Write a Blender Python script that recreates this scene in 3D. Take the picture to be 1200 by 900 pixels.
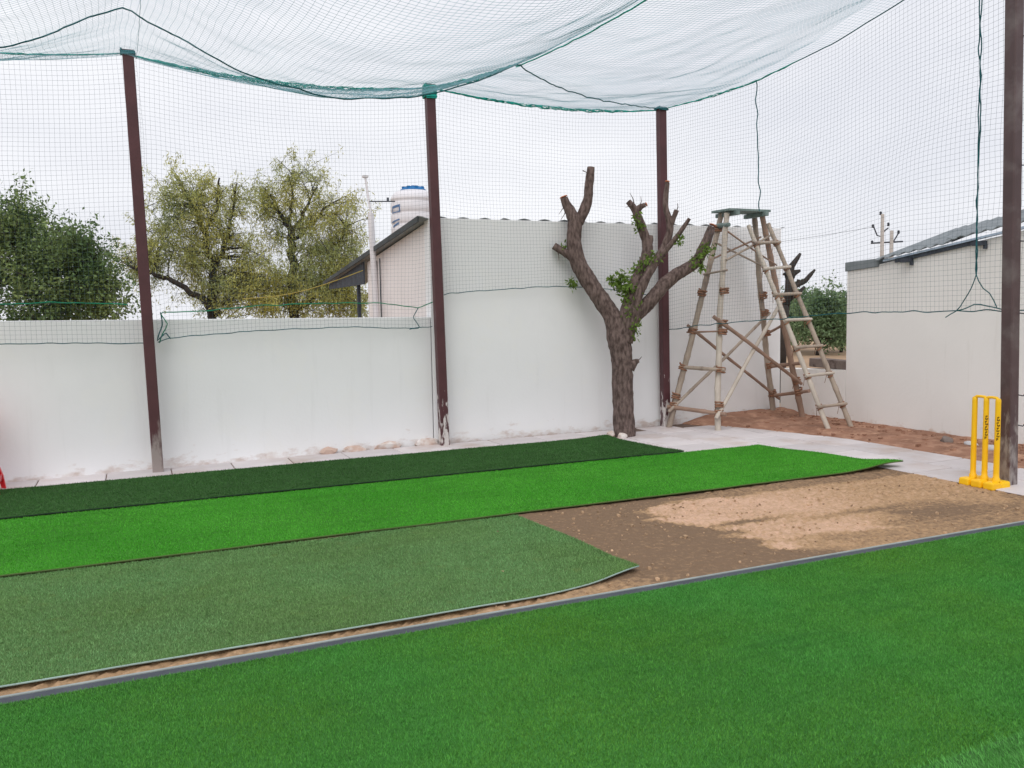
import bpy, math, random
import numpy as np
from mathutils import Matrix, Vector, noise as mnoise

for o in list(bpy.data.objects): bpy.data.objects.remove(o)
SC = bpy.context.scene
COL = SC.collection
rnd = random.Random(7)
RG = np.random.default_rng(11)

# ------------------------------------------------------------------ camera
# world: +X runs along the court, +Y towards the long white wall, z up; metres
F, EYE, ROLL, YH, VPX = 1000.0, 1.5, 0.018, 366.0, 2860.0      # measured in the 1200x900 photograph
def _basis():
    p = math.atan((450-YH)/F); c, s = math.cos(ROLL), math.sin(ROLL)
    up = np.array([[c, s, 0], [-s, c, 0], [0, 0, 1]]) @ np.array([0, -math.cos(p), -math.sin(p)])
    u = VPX-600; v = -(u*up[0]+F*up[2])/up[1]
    U = np.array([u, v, F]); U /= np.linalg.norm(U)
    return np.array([U, np.cross(up, U), up])
MB_ = _basis()
CAMP = np.array([0, 0, EYE])
def ray(x, y): return MB_ @ np.array([x-600, y-450, F])
def G(x, y, z=0.0):
    d = ray(x, y); return CAMP + d*((z-EYE)/d[2])
def PY(x, y, Y):
    d = ray(x, y); return CAMP + d*(Y/d[1])
def PX(x, y, X):
    d = ray(x, y); return CAMP + d*(X/d[0])
def PD(x, y, depth): return CAMP + ray(x, y)*(depth/F)
def pr(p):
    q = MB_.T @ (np.array(p)-CAMP); return 600+F*q[0]/q[2], 450+F*q[1]/q[2], q[2]
cam = bpy.data.objects.new('camera', bpy.data.cameras.new('camera')); COL.objects.link(cam)
r_, u_, b_ = MB_ @ [1, 0, 0], -(MB_ @ [0, 1, 0]), -(MB_ @ [0, 0, 1])
cam.matrix_world = Matrix([[r_[i], u_[i], b_[i], CAMP[i]] for i in range(3)] + [[0, 0, 0, 1]])
cam.data.sensor_width = 36; cam.data.lens = 36*F/1200
cam.data.clip_start = 0.05; cam.data.clip_end = 2000
SC.camera = cam

# ------------------------------------------------------------------ sky and sun (overcast)
SUN_EL, SUN_AZ = math.radians(52), math.radians(235)       # azimuth of the sun, ccw from +X
w = bpy.data.worlds.new('World'); SC.world = w; w.use_nodes = True
nt = w.node_tree; nt.nodes.clear()
out = nt.nodes.new('ShaderNodeOutputWorld'); bg = nt.nodes.new('ShaderNodeBackground')
sky = nt.nodes.new('ShaderNodeTexSky'); sky.sky_type = 'NISHITA'; sky.sun_disc = False
sky.sun_elevation = SUN_EL; sky.sun_rotation = math.radians(90)-SUN_AZ
sky.dust_density = 4
tc = nt.nodes.new('ShaderNodeTexCoord'); mp = nt.nodes.new('ShaderNodeMapping'); mp.inputs['Scale'].default_value = (1.2, 1.2, 3.0)
nz = nt.nodes.new('ShaderNodeTexNoise'); nz.inputs['Scale'].default_value = 1.7; nz.inputs['Detail'].default_value = 5; nz.inputs['Roughness'].default_value = .5
cr = nt.nodes.new('ShaderNodeValToRGB')
cr.color_ramp.elements[0].position = .36; cr.color_ramp.elements[0].color = (8.7, 8.85, 9.5, 1)
cr.color_ramp.elements[1].position = .62; cr.color_ramp.elements[1].color = (10.5, 10.55, 10.9, 1)
mx = nt.nodes.new('ShaderNodeMixRGB'); mx.inputs[0].default_value = .93
nt.links.new(tc.outputs['Generated'], mp.inputs['Vector']); nt.links.new(mp.outputs[0], nz.inputs['Vector'])
nt.links.new(nz.outputs['Fac'], cr.inputs[0]); nt.links.new(sky.outputs[0], mx.inputs[1]); nt.links.new(cr.outputs[0], mx.inputs[2])
nt.links.new(mx.outputs[0], bg.inputs['Color']); bg.inputs['Strength'].default_value = .1
nt.links.new(bg.outputs[0], out.inputs[0])
sl = bpy.data.lights.new('sun', 'SUN'); sl.energy = 1.2; sl.angle = math.radians(40); sl.color = (1, .97, .93)
so = bpy.data.objects.new('sun', sl); COL.objects.link(so); so.location = (-6, -8, 14)
sd = Vector((math.cos(SUN_EL)*math.cos(SUN_AZ), math.cos(SUN_EL)*math.sin(SUN_AZ), math.sin(SUN_EL)))
so.rotation_euler = sd.to_track_quat('Z', 'Y').to_euler()
SC.view_settings.view_transform = 'Standard'; SC.view_settings.look = 'None'
SC.view_settings.exposure = 0.0; SC.view_settings.gamma = 1.0
SC.cycles.use_denoising = True
SC.cycles.max_bounces = 6

# ------------------------------------------------------------------ helpers
def lin(c): return tuple((v/255/12.92 if v/255 <= .04045 else ((v/255+.055)/1.055)**2.4) for v in c)
def tag(o, label=None, cat=None, group=None, kind=None):
    if label: o['label'] = label
    if cat: o['category'] = cat
    if group: o['group'] = group
    if kind: o['kind'] = kind
    return o
def empty(name, loc, label, cat, group=None):
    o = bpy.data.objects.new(name, None); COL.objects.link(o); o.location = loc
    o.empty_display_size = .1
    return tag(o, label, cat, group)
def link(name, me, parent=None, loc=(0, 0, 0)):
    o = bpy.data.objects.new(name, me); COL.objects.link(o); o.location = loc
    if parent is not None:
        o.parent = parent                      # parents never rotate: the child keeps world coordinates
        o.location = Vector(loc) - parent.location if parent.parent is None else Vector(loc)-parent.location-parent.parent.location
    return o
class MB:
    """collects shapes, builds ONE mesh object"""
    def __init__(s): s.v = []; s.f = []; s.m = []; s.n = 0
    def add(s, v, f, mi=0):
        v = np.asarray(v, float).reshape(-1, 3); s.v.append(v)
        s.f += [tuple(int(i)+s.n for i in q) for q in f]; s.m += [mi]*len(f); s.n += len(v); return s
    def box(s, c, size, rot=None, mi=0, taper=1.0):
        hx, hy, hz = [a/2 for a in size]
        v = np.array([[x*(taper if z > 0 else 1), y*(taper if z > 0 else 1), z] for z in (-hz, hz) for x, y in ((-hx, -hy), (hx, -hy), (hx, hy), (-hx, hy))])
        if rot is not None: v = v @ np.array(rot).T
        return s.add(v+np.array(c), [(3, 2, 1, 0), (4, 5, 6, 7), (0, 1, 5, 4), (1, 2, 6, 5), (2, 3, 7, 6), (3, 0, 4, 7)], mi)
    def prism(s, poly, vec, mi=0):
        a = np.array(poly, float); n = len(a)
        return s.add(np.vstack([a, a+np.array(vec)]), [tuple(range(n-1, -1, -1)), tuple(range(n, 2*n))]+[(i, (i+1) % n, n+(i+1) % n, n+i) for i in range(n)], mi)
    def tube(s, pts, rad, n=8, mi=0, cap=True, rough=0.0, seed=0, frame=None):
        P = np.array(pts, float); k = len(P); R = np.broadcast_to(np.asarray(rad, float), (k,))
        T = np.gradient(P, axis=0); T /= np.linalg.norm(T, axis=1)[:, None]+1e-9
        a = np.array([0, 0, 1.]) if abs(T[0][2]) < .9 else np.array([1., 0, 0])
        nrm = np.cross(T[0], a); nrm /= np.linalg.norm(nrm); V = []
        for i in range(k):
            nrm = nrm-T[i]*np.dot(nrm, T[i]); nrm /= np.linalg.norm(nrm)+1e-9; b = np.cross(T[i], nrm)
            for j in range(n):
                t = 2*math.pi*j/n; q = nrm*math.cos(t)+b*math.sin(t); rr = R[i]
                if rough:
                    p = P[i]+q*rr; rr *= 1+rough*mnoise.noise(Vector((p[0]*14+seed, p[1]*14, p[2]*7)))+rough*.6*mnoise.noise(Vector((p[0]*40+seed, p[1]*40, p[2]*22)))
                V.append(P[i]+q*rr)
        fs = [(i*n+j, i*n+(j+1) % n, (i+1)*n+(j+1) % n, (i+1)*n+j) for i in range(k-1) for j in range(n)]
        if cap: fs += [tuple(range(n-1, -1, -1)), tuple(range((k-1)*n, k*n))]
        return s.add(V, fs, mi)
    def lathe(s, prof, c=(0, 0, 0), n=24, mi=0):
        V = [(c[0]+r*math.cos(2*math.pi*j/n), c[1]+r*math.sin(2*math.pi*j/n), c[2]+z) for r, z in prof for j in range(n)]; k = len(prof)
        return s.add(V, [(i*n+j, i*n+(j+1) % n, (i+1)*n+(j+1) % n, (i+1)*n+j) for i in range(k-1) for j in range(n)]+[tuple(range(n-1, -1, -1)), tuple(range((k-1)*n, k*n))], mi)
    def mesh(s, name, mats, smooth=False, origin=(0, 0, 0), auto=None):
        me = bpy.data.meshes.new(name)
        v = np.vstack(s.v)-np.array(origin)
        me.from_pydata(v.tolist(), [], s.f)
        for m in (mats if isinstance(mats, (list, tuple)) else [mats]): me.materials.append(m)
        me.polygons.foreach_set('material_index', s.m)
        if smooth:
            me.polygons.foreach_set('use_smooth', [True]*len(s.f))
            if auto: me.set_sharp_from_angle(angle=math.radians(auto))
        me.update(); return me
    def build(s, name, mats, parent=None, smooth=False, origin=None, auto=None, bevel=0):
        if origin is None:
            v = np.vstack(s.v); origin = ((v[:, 0].min()+v[:, 0].max())/2, (v[:, 1].min()+v[:, 1].max())/2, v[:, 2].min())
        o = link(name, s.mesh(name, mats, smooth, origin, auto), parent, origin)
        if bevel:
            b = o.modifiers.new('bevel', 'BEVEL'); b.width = bevel; b.segments = 2; b.limit_method = 'ANGLE'
        return o
def np_mesh(name, V, quads, mat, tri=False):
    """fast mesh from arrays"""
    V = np.ascontiguousarray(V, np.float32); Q = np.ascontiguousarray(quads, np.int32); k = Q.shape[1]
    me = bpy.data.meshes.new(name); me.vertices.add(len(V)); me.vertices.foreach_set('co', V.ravel())
    me.loops.add(Q.size); me.loops.foreach_set('vertex_index', Q.ravel())
    me.polygons.add(len(Q)); me.polygons.foreach_set('loop_start', np.arange(0, Q.size, k, dtype=np.int32))
    me.materials.append(mat); me.update(calc_edges=True); return me
def vnoise(p, sc, seed=0, octv=3):
    return mnoise.fractal(Vector((p[0]*sc+seed, p[1]*sc+seed*.7, (p[2] if len(p) > 2 else 0)*sc)), 1.0, 2.0, octv)

# ------------------------------------------------------------------ materials
def mat(name, col, rough=.8, var=.12, vscale=3.0, bump=0.0, bscale=60, col2=None, metal=0, detail=4, island=0.0, coords='Object', thr=(.35, .65), spec=.3, stretch=None):
    m = bpy.data.materials.new(name); m.use_nodes = True; t = m.node_tree; p = t.nodes['Principled BSDF']
    p.inputs['Roughness'].default_value = rough; p.inputs['Metallic'].default_value = metal; p.inputs['Specular IOR Level'].default_value = spec
    tc = t.nodes.new('ShaderNodeTexCoord'); co = tc.outputs[coords]
    if stretch:
        mpn = t.nodes.new('ShaderNodeMapping'); mpn.inputs['Scale'].default_value = stretch; t.links.new(co, mpn.inputs['Vector']); co = mpn.outputs[0]
    n = t.nodes.new('ShaderNodeTexNoise'); n.inputs['Scale'].default_value = vscale; n.inputs['Detail'].default_value = detail; t.links.new(co, n.inputs['Vector'])
    r = t.nodes.new('ShaderNodeValToRGB'); a = np.array(col[:3])
    c2 = np.array(col2[:3]) if col2 is not None else a*(1+var)
    r.color_ramp.elements[0].position = thr[0]; r.color_ramp.elements[1].position = thr[1]
    r.color_ramp.elements[0].color = (*(a*(1-var) if col2 is None else a), 1); r.color_ramp.elements[1].color = (*np.minimum(c2, .95), 1)
    t.links.new(n.outputs['Fac'], r.inputs[0]); cur = r.outputs[0]
    if island:
        g = t.nodes.new('ShaderNodeNewGeometry'); mr = t.nodes.new('ShaderNodeMapRange')
        mr.inputs['To Min'].default_value = 1-island; mr.inputs['To Max'].default_value = 1+island
        t.links.new(g.outputs['Random Per Island'], mr.inputs['Value'])
        h = t.nodes.new('ShaderNodeVectorMath'); h.operation = 'SCALE'; t.links.new(cur, h.inputs[0]); t.links.new(mr.outputs[0], h.inputs['Scale']); cur = h.outputs[0]
    t.links.new(cur, p.inputs['Base Color'])
    if bump:
        b = t.nodes.new('ShaderNodeBump'); b.inputs['Strength'].default_value = bump; b.inputs['Distance'].default_value = .01
        n2 = t.nodes.new('ShaderNodeTexNoise'); n2.inputs['Scale'].default_value = bscale; n2.inputs['Detail'].default_value = 5
        t.links.new(co, n2.inputs['Vector']); t.links.new(n2.outputs['Fac'], b.inputs['Height']); t.links.new(b.outputs[0], p.inputs['Normal'])
    m['tail'] = 1
    return m
def overlay(m, col, scale, lo, hi, zlo=None, zhi=None, stretch=(1, 1, 1), detail=6, strength=1.0):
    """a second tone laid over the base colour in noise-shaped patches, optionally fading out between world heights zlo..zhi (dirt, peeling paint)"""
    t = m.node_tree; p = t.nodes['Principled BSDF']; src = p.inputs['Base Color'].links[0].from_socket
    tc = t.nodes.new('ShaderNodeNewGeometry'); mpn = t.nodes.new('ShaderNodeMapping'); mpn.inputs['Scale'].default_value = stretch
    t.links.new(tc.outputs['Position'], mpn.inputs['Vector'])
    n = t.nodes.new('ShaderNodeTexNoise'); n.inputs['Scale'].default_value = scale; n.inputs['Detail'].default_value = detail; n.inputs['Roughness'].default_value = .6
    t.links.new(mpn.outputs[0], n.inputs['Vector']); val = n.outputs['Fac']
    if zlo is not None:
        sx = t.nodes.new('ShaderNodeSeparateXYZ'); t.links.new(tc.outputs['Position'], sx.inputs[0])
        mr = t.nodes.new('ShaderNodeMapRange'); mr.inputs['From Min'].default_value = zlo; mr.inputs['From Max'].default_value = zhi
        mr.inputs['To Min'].default_value = .25; mr.inputs['To Max'].default_value = -.35; t.links.new(sx.outputs[2], mr.inputs['Value'])
        ad = t.nodes.new('ShaderNodeMath'); ad.operation = 'ADD'; t.links.new(val, ad.inputs[0]); t.links.new(mr.outputs[0], ad.inputs[1]); val = ad.outputs[0]
    m2 = t.nodes.new('ShaderNodeMapRange'); m2.inputs['From Min'].default_value = lo; m2.inputs['From Max'].default_value = hi; m2.inputs['To Max'].default_value = strength
    t.links.new(val, m2.inputs['Value'])
    x = t.nodes.new('ShaderNodeMixRGB'); t.links.new(m2.outputs[0], x.inputs[0]); t.links.new(src, x.inputs[1]); x.inputs[2].default_value = (*col[:3], 1)
    t.links.new(x.outputs[0], p.inputs['Base Color']); return m

M = {}
M['wall'] = overlay(overlay(mat('white_plaster', (.85, .855, .865), .9, .02, .9, .12, 35), (.62, .54, .50), 5, .66, .85, .0, .5, (1, 1, 2.2)), (.77, .775, .78), 1.1, .55, .8, stretch=(1, 1, .6), strength=.5)
overlay(M['wall'], (.72, .72, .72), 3.0, .60, .78, stretch=(3, 3, .22), strength=.35); overlay(M['wall'], (.86, .86, .85), 2.2, .56, .60, strength=.4)
M['wall_warm'] = overlay(mat('cream_plaster', (.85, .83, .81), .9, .03, 1.1, .12, 35), (.62, .50, .42), 4, .68, .85, .0, .5, (1, 1, 2.2))
overlay(M['wall_warm'], (.64, .61, .57), 3.0, .60, .78, stretch=(3, 3, .22), strength=.4)
M['gable'] = overlay(mat('pink_white_plaster', (.85, .81, .80), .9, .03, 1.5, .1, 35), (.6, .56, .54), 3, .6, .85, stretch=(1, 1, .3), strength=.5)
M['roof'] = mat('grey_roof_sheet', lin((150, 154, 156)), .7, .12, 2.5, .15, 40)
M['roof_dark'] = mat('dark_roof_sheet', lin((70, 74, 76)), .7, .2, 3, .1, 40)
M['asbestos'] = mat('cement_sheet', lin((128, 134, 138)), .9, .15, 6, .2, 60)
M['bluewhite'] = mat('pale_blue_metal', lin((178, 195, 215)), .5, .08, 5)
M['iron'] = mat('dark_iron', lin((66, 70, 80)), .6, .2, 12)
M['post'] = overlay(mat('maroon_paint', lin((82, 48, 52)), .5, .14, 5, .05, 80, spec=.45), (.62, .58, .56), 22, .70, .76, .1, 1.9, (1, 1, .3))
M['post_splash'] = overlay(mat('maroon_paint_splashed', lin((82, 48, 52)), .5, .14, 5, .05, 80, spec=.45), (.36, .31, .29), 16, .44, .66, .1, .75, (1, 1, .3), strength=.85)
M['post_worn'] = overlay(overlay(mat('brown_paint_worn', lin((84, 66, 68)), .5, .12, 5, .06, 80, spec=.45), (.30, .27, .26), 26, .62, .8, .2, 1.6, (1, 1, .3)), (.2, .17, .17), 3, .5, .8)
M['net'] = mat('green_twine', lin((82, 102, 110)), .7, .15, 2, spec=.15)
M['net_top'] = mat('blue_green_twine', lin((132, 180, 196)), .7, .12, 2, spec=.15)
M['hem'] = mat('dark_hem_cord', lin((40, 92, 98)), .8, .2, 9, spec=.15)
M['teal'] = mat('teal_rope', lin((34, 156, 144)), .7, .25, 20, .2, 200, spec=.2)
M['greenrope'] = mat('green_rope', lin((34, 128, 96)), .7, .2, 9, spec=.2)
M['yellowrope'] = mat('yellow_cable', lin((176, 160, 74)), .6, .1, 3)
M['paver'] = overlay(mat('pale_paver', lin((212, 205, 206)), .85, .05, 2.2, .12, 90), lin((186, 165, 152)), 1.6, .5, .74, strength=.75)
t = M['paver'].node_tree; p = t.nodes['Principled BSDF']; src = p.inputs['Base Color'].links[0].from_socket
oi = t.nodes.new('ShaderNodeObjectInfo'); mr = t.nodes.new('ShaderNodeMapRange'); mr.inputs['To Min'].default_value = .86; mr.inputs['To Max'].default_value = 1.05; t.links.new(oi.outputs['Random'], mr.inputs['Value'])
vm = t.nodes.new('ShaderNodeVectorMath'); vm.operation = 'SCALE'; t.links.new(src, vm.inputs[0]); t.links.new(mr.outputs[0], vm.inputs['Scale']); t.links.new(vm.outputs[0], p.inputs['Base Color'])
M['grout'] = mat('path_bed', lin((118, 100, 90)), .95, .12, 8, .3, 90)
M['dirt'] = overlay(mat('red_soil', lin((150, 112, 92)), .97, .16, 3, .9, 45), lin((192, 152, 128)), 9, .48, .7, strength=.8)
M['ground'] = mat('dry_ground', lin((165, 138, 112)), .97, .15, .4, .3, 8)
M['kerb'] = mat('grey_edging', lin((76, 80, 88)), .85, .1, 8, .15, 120)
M['rim'] = mat('pale_edging', lin((152, 160, 158)), .8, .1, 6, .1, 120)
M['backing'] = mat('pale_turf_backing', lin((165, 190, 186)), .8, .08, 5)
M['backing_dark'] = mat('dark_turf_backing', lin((34, 52, 38)), .9, .1, 5)
M['backing_green'] = mat('green_turf_backing', lin((88, 108, 60)), .8, .1, 5)
M['bark'] = mat('bark', lin((122, 105, 100)), .95, .3, 34, 1.0, 70, col2=lin((74, 61, 57)), detail=8, stretch=(1, 1, .38))
M['bark_dark'] = mat('dark_bark', lin((58, 52, 48)), .95, .25, 6, .4, 30)
M['cutwood'] = mat('cut_wood', lin((190, 120, 88)), .9, .15, 20)
M['leaf'] = mat('sprig_leaf', lin((112, 138, 62)), .6, .2, 9, island=.35)
M['leaf_dark'] = mat('dark_leaf', lin((92, 118, 74)), .6, .3, .9, island=.45, col2=lin((132, 150, 94)))
M['leaf_olive'] = mat('olive_leaf', lin((158, 168, 110)), .6, .3, .8, island=.35, col2=lin((196, 192, 108)))
M['leaf_shrub'] = mat('shrub_leaf', lin((100, 126, 88)), .6, .3, .7, island=.4, col2=lin((134, 154, 114)))
M['bamboo'] = overlay(mat('weathered_bamboo', lin((170, 156, 142)), .7, .1, 4, .15, 90), lin((128, 112, 102)), 5, .5, .7, stretch=(1, 1, .5))
M['bamboo_pale'] = mat('pale_bamboo', lin((194, 184, 172)), .7, .12, 5, .1, 90)
M['bamboo_brown'] = mat('brown_bamboo', lin((152, 126, 110)), .7, .16, 6, .1, 90)
M['jute'] = mat('jute_lashing', lin((150, 112, 90)), .95, .25, 30, .6, 120)
M['plank'] = mat('grey_green_plank', lin((120, 136, 132)), .8, .15, 8, .2, 60)
M['yellow'] = mat('yellow_plastic', lin((255, 196, 12)), .42, .05, 6, .02, 60, spec=.5)
M['print'] = mat('dark_print', lin((82, 56, 18)), .6, .1, 20)
M['red'] = mat('red_plastic', lin((225, 38, 48)), .35, .05, 6, spec=.5)
M['tank'] = mat('white_tank', lin((222, 220, 224)), .5, .03, 2, spec=.4)
M['blue'] = mat('blue_plastic', lin((28, 108, 168)), .45, .08, 4)
M['blueprint'] = mat('faded_blue_print', lin((86, 118, 160)), .6, .15, 20)
M['concrete'] = mat('concrete', lin((190, 186, 182)), .9, .1, 4, .2, 50)
M['beam'] = overlay(mat('weathered_beam', lin((128, 116, 110)), .95, .15, 6, .5, 40), lin((84, 72, 68)), 7, .5, .62)
M['stone'] = overlay(mat('rubble', lin((198, 172, 158)), .95, .15, 6, .5, 40), lin((220, 214, 210)), 5, .45, .6)
M['pipe'] = mat('white_pipe', lin((214, 210, 212)), .5, .05, 3)
M['sack'] = mat('white_sack', lin((200, 198, 200)), .85, .15, 10, .4, 30)
def translucent(m, k):
    t = m.node_tree; p = t.nodes['Principled BSDF']; o = t.nodes['Material Output']; tr = t.nodes.new('ShaderNodeBsdfTranslucent'); mx = t.nodes.new('ShaderNodeMixShader'); mx.inputs[0].default_value = k
    t.links.new(p.inputs['Base Color'].links[0].from_socket, tr.inputs['Color']); t.links.new(p.outputs[0], mx.inputs[1]); t.links.new(tr.outputs[0], mx.inputs[2]); t.links.new(mx.outputs[0], o.inputs['Surface'])
for k_ in ('leaf', 'leaf_dark', 'leaf_olive', 'leaf_shrub'): translucent(M[k_], .4)
def turf_mat(name, c, var, blade_island, c2=None):
    base = mat(name+'_mat', tuple(np.array(c)*.62), .95, var, 1.2, .6, 240)
    bl = mat(name+'_blade', c, .6, var, .9, island=blade_island, spec=.25, col2=c2)
    overlay(bl, tuple(np.array(c)*.62), 2.2, .54, .70, stretch=(.45, 5, 1), strength=.55)      # brushed and trodden pile
    overlay(bl, tuple(np.array(c)*np.array([1.25, .9, .8])), 9, .58, .72, strength=.5)
    return base, bl

# ------------------------------------------------------------------ ground, sand, path
def sheet(name, xs, ys, zf, m, attr=None):
    X, Y = np.meshgrid(xs, ys, indexing='ij'); Z = np.array([[zf(x, y) for y in ys] for x in xs])
    V = np.stack([X, Y, Z], -1).reshape(-1, 3); nx, ny = len(xs), len(ys)
    I = np.arange(nx*ny).reshape(nx, ny); Q = np.stack([I[:-1, :-1], I[1:, :-1], I[1:, 1:], I[:-1, 1:]], -1).reshape(-1, 4)
    me = np_mesh(name, V, Q, m); me.polygons.foreach_set('use_smooth', [True]*len(Q))
    return me, V
b = MB(); b.add([(-500, -500, -.06), (500, -500, -.06), (500, 500, -.06), (-500, 500, -.06)], [(0, 1, 2, 3)])
tag(b.build('ground', M['ground'], origin=(0, 0, -.06)), kind='structure')

# sand bed of the pitch: damp on the left, dry and raked on the right
def smooth(a, b, x): t = min(max((x-a)/(b-a), 0), 1); return t*t*(3-2*t)
wet1, wet2, wet3 = (3.9, 4.76), (5.25, 4.42), (4.75, 4.62)
def streak(x, y, seed, k=1.0): return vnoise(((x*.91-y*.42)*.9*k, (x*.42+y*.91)*4.2*k), 1.0, seed, 4)
def dryness(x, y):
    """0 damp brown, .5 golden, 1 pale and dry"""
    n = streak(x, y, 3)*.30+vnoise((x, y), 5, 9, 3)*.10
    xb = float(np.interp(y, [3.8, 4.17, 4.7, 5.39, 5.9], [3.9, 3.66, 3.52, 3.40, 4.6]))
    base = smooth(-.07, .09, x+n*.8-xb)
    strip = smooth(-.03, .05, 5.50-.02*(x-3.4)+n*.18-y)                    # damp strip along the turf
    low = smooth(-.06, .10, y+n*.5-(4.12+.10*max(x-3.6, 0)))                # golden towards the kerb
    d = base*(.30+.70*strip)*(.45+.55*low)*(1-.38*smooth(4.4, 5.6, x+n))
    for (wx, wy), sx, sy, k in ((wet1, .45, .05, .8), (wet2, .42, .16, .85), (wet3, .55, .06, .6)):
        d -= k*math.exp(-((x-wx)/sx)**2-((y-wy)/sy)**2)*(1+2.2*n)
    d = max(d, .55*smooth(2.9, 2.2, x)*smooth(4.1, 3.95, y))
    return min(max((d+.6*n*d)*.80, 0), 1)
def sandz(x, y):
    d = dryness(x, y); r = 1-abs(2*vnoise(((x+y)*.7, (x-y)*1.5), 12, 6, 1))
    return -.008+.007*vnoise((x, y), 2.2, 1, 4)+.004*vnoise((x, y), 16, 5, 3)+(.25+.75*min(d*2, 1))*.017*(r-.5)
sx_ = np.arange(-3.0, 6.36, .018); sy_ = np.arange(3.78, 5.95, .018)
me, SV = sheet('sand', sx_, sy_, sandz, None)
at_ = me.attributes.new('dry', 'FLOAT', 'POINT'); at_.data.foreach_set('value', [dryness(x, y) for x, y, _ in SV])
m = mat('sand', lin((116, 95, 76)), .97, .1, 28, 1.0, 45, col2=lin((146, 118, 90)), detail=6); t = m.node_tree; p = t.nodes['Principled BSDF']
src = p.inputs['Base Color'].links[0].from_socket
an = t.nodes.new('ShaderNodeAttribute'); an.attribute_name = 'dry'
n = t.nodes.new('ShaderNodeTexNoise'); n.inputs['Scale'].default_value = 2.5; n.inputs['Detail'].default_value = 8; tc = t.nodes.new('ShaderNodeTexCoord'); t.links.new(tc.outputs['Object'], n.inputs['Vector'])
r = t.nodes.new('ShaderNodeValToRGB'); e_ = r.color_ramp.elements
e_[0].position = .05; e_[0].color = (*lin((124, 101, 80)), 1); e_[1].position = .95; e_[1].color = (*lin((208, 172, 146)), 1); e3 = e_.new(.48); e3.color = (*lin((174, 142, 108)), 1)
g2n = t.nodes.new('ShaderNodeTexNoise'); g2n.inputs['Scale'].default_value = 24; g2n.inputs['Detail'].default_value = 9; g2n.inputs['Roughness'].default_value = .68; t.links.new(tc.outputs['Object'], g2n.inputs['Vector'])
am = t.nodes.new('ShaderNodeMath'); am.operation = 'MULTIPLY_ADD'; t.links.new(g2n.outputs['Fac'], am.inputs[0]); am.inputs[1].default_value = 1.6; am.inputs[2].default_value = -.80
am2 = t.nodes.new('ShaderNodeMath'); am2.operation = 'ADD'; am2.use_clamp = True; t.links.new(an.outputs['Fac'], am2.inputs[0]); t.links.new(am.outputs[0], am2.inputs[1])
t.links.new(am2.outputs[0], r.inputs[0]); t.links.new(r.outputs[0], p.inputs['Base Color'])
me.materials.clear(); me.materials.append(m)
tag(link('sand', me), kind='structure')

g_ = np.random.default_rng(78); cs_ = MB()
for _ in range(520):
    x, y = g_.uniform(1.5, 6.3), g_.uniform(3.87, 5.66); q = g_.uniform(.003, .009)*(1.6 if g_.random() < .06 else 1)
    v8 = np.array([(a, b__, c) for a in (-1, 1) for b__ in (-1, 1) for c in (-1, 1)])*q*g_.uniform(.4, 1.1, (8, 3))
    cs_.add(v8+np.array([x, y, sandz(x, y)+q*.4]), [(0, 1, 3, 2), (4, 6, 7, 5), (0, 4, 5, 1), (2, 3, 7, 6), (0, 2, 6, 4), (1, 5, 7, 3)])
tag(cs_.build('sand_crumbs', mat('sand_crumb', lin((172, 144, 116)), .95, .25, 8, island=.35)), 'small crumbs and grit lying on the sand pitch', 'grit', kind='stuff')
# path of pale pavers: bed + pavers
PATH_X1 = 7.36
bed = MB(); bed.box((.9375, 8.99, -.03), (8.475, .66, .05)); bed.box((6.27, 8.0, -.03), (2.18, 2.62, .05)); bed.box((6.84, 4.9, -.03), (1.04, 3.58, .05))
path = tag(bed.build('path', M['grout'], origin=(0, 0, 0)), kind='structure')
pv = MB(); pv.box((0, 0, 0), (.570, .512, .04)); pvm = pv.mesh('paver', M['paver'])
pv2 = MB(); pv2.box((0, 0, 0), (.502, .562, .04)); pvm2 = pv2.mesh('paver', M['paver'])
def paver(x, y, me, z=0):
    o = link('paver', me, path, (x, y, z+rnd.uniform(-.0025, .0025)-.014)); o.rotation_euler = (rnd.uniform(-.004, .004), rnd.uniform(-.004, .004), rnd.uniform(-.006, .006))
    bv = o.modifiers.new('bevel', 'BEVEL'); bv.width = .006; bv.segments = 1
for i in range(15): paver(-2.9+i*.58, 8.97+.0 , pvm)
for i in range(5):
    for j in range(11):
        xx = PATH_X1-.26-i*.522; yy = 8.94-j*.582-(.29 if i % 2 else 0)
        if xx < 6.3 and yy < 6.9: continue
        if xx < 5.3 and yy > 8.6: continue
        if yy > 9.0: continue
        paver(xx, yy, pvm2)
# red soil along the right wall, spilling over the pavers
DE = [(9.28, 6.55), (8.9, 6.72), (8.4, 6.98), (7.9, 7.14), (7.1, 7.34), (6.4, 7.37), (5.8, 7.36), (5.3, 7.33), (4.0, 7.32), (2.8, 7.30)]
def dirt_edge(y): return float(np.interp(-y, [-a for a, _ in DE], [b_ for _, b_ in DE]))+.035*vnoise((y, 0), 4, 2, 3)
ys = np.arange(2.8, 9.29, .035); us = np.linspace(0, 1, 40)
V = []
for u in us:
    for y in ys:
        x0 = dirt_edge(y); x = x0+(8.2-x0)*u
        z = .007+min(u*(8.2-x0)*.12, .045)+.02*u**3+.014*vnoise((x, y), 5, 3, 4)*min(1, u*4)+.05*smooth(8.7, 9.28, y)*min(1, u*3)
        V.append((x, y, max(z, .0085) if u > 0 else -.002))
nu, ny = len(us), len(ys); I = np.arange(nu*ny).reshape(nu, ny); Q = np.stack([I[:-1, :-1], I[1:, :-1], I[1:, 1:], I[:-1, 1:]], -1).reshape(-1, 4)
me = np_mesh('dirt', V, Q, M['dirt']); me.polygons.foreach_set('use_smooth', [True]*len(Q)); tag(link('dirt', me), kind='structure')
g_ = np.random.default_rng(77); cb_ = MB()
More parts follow.
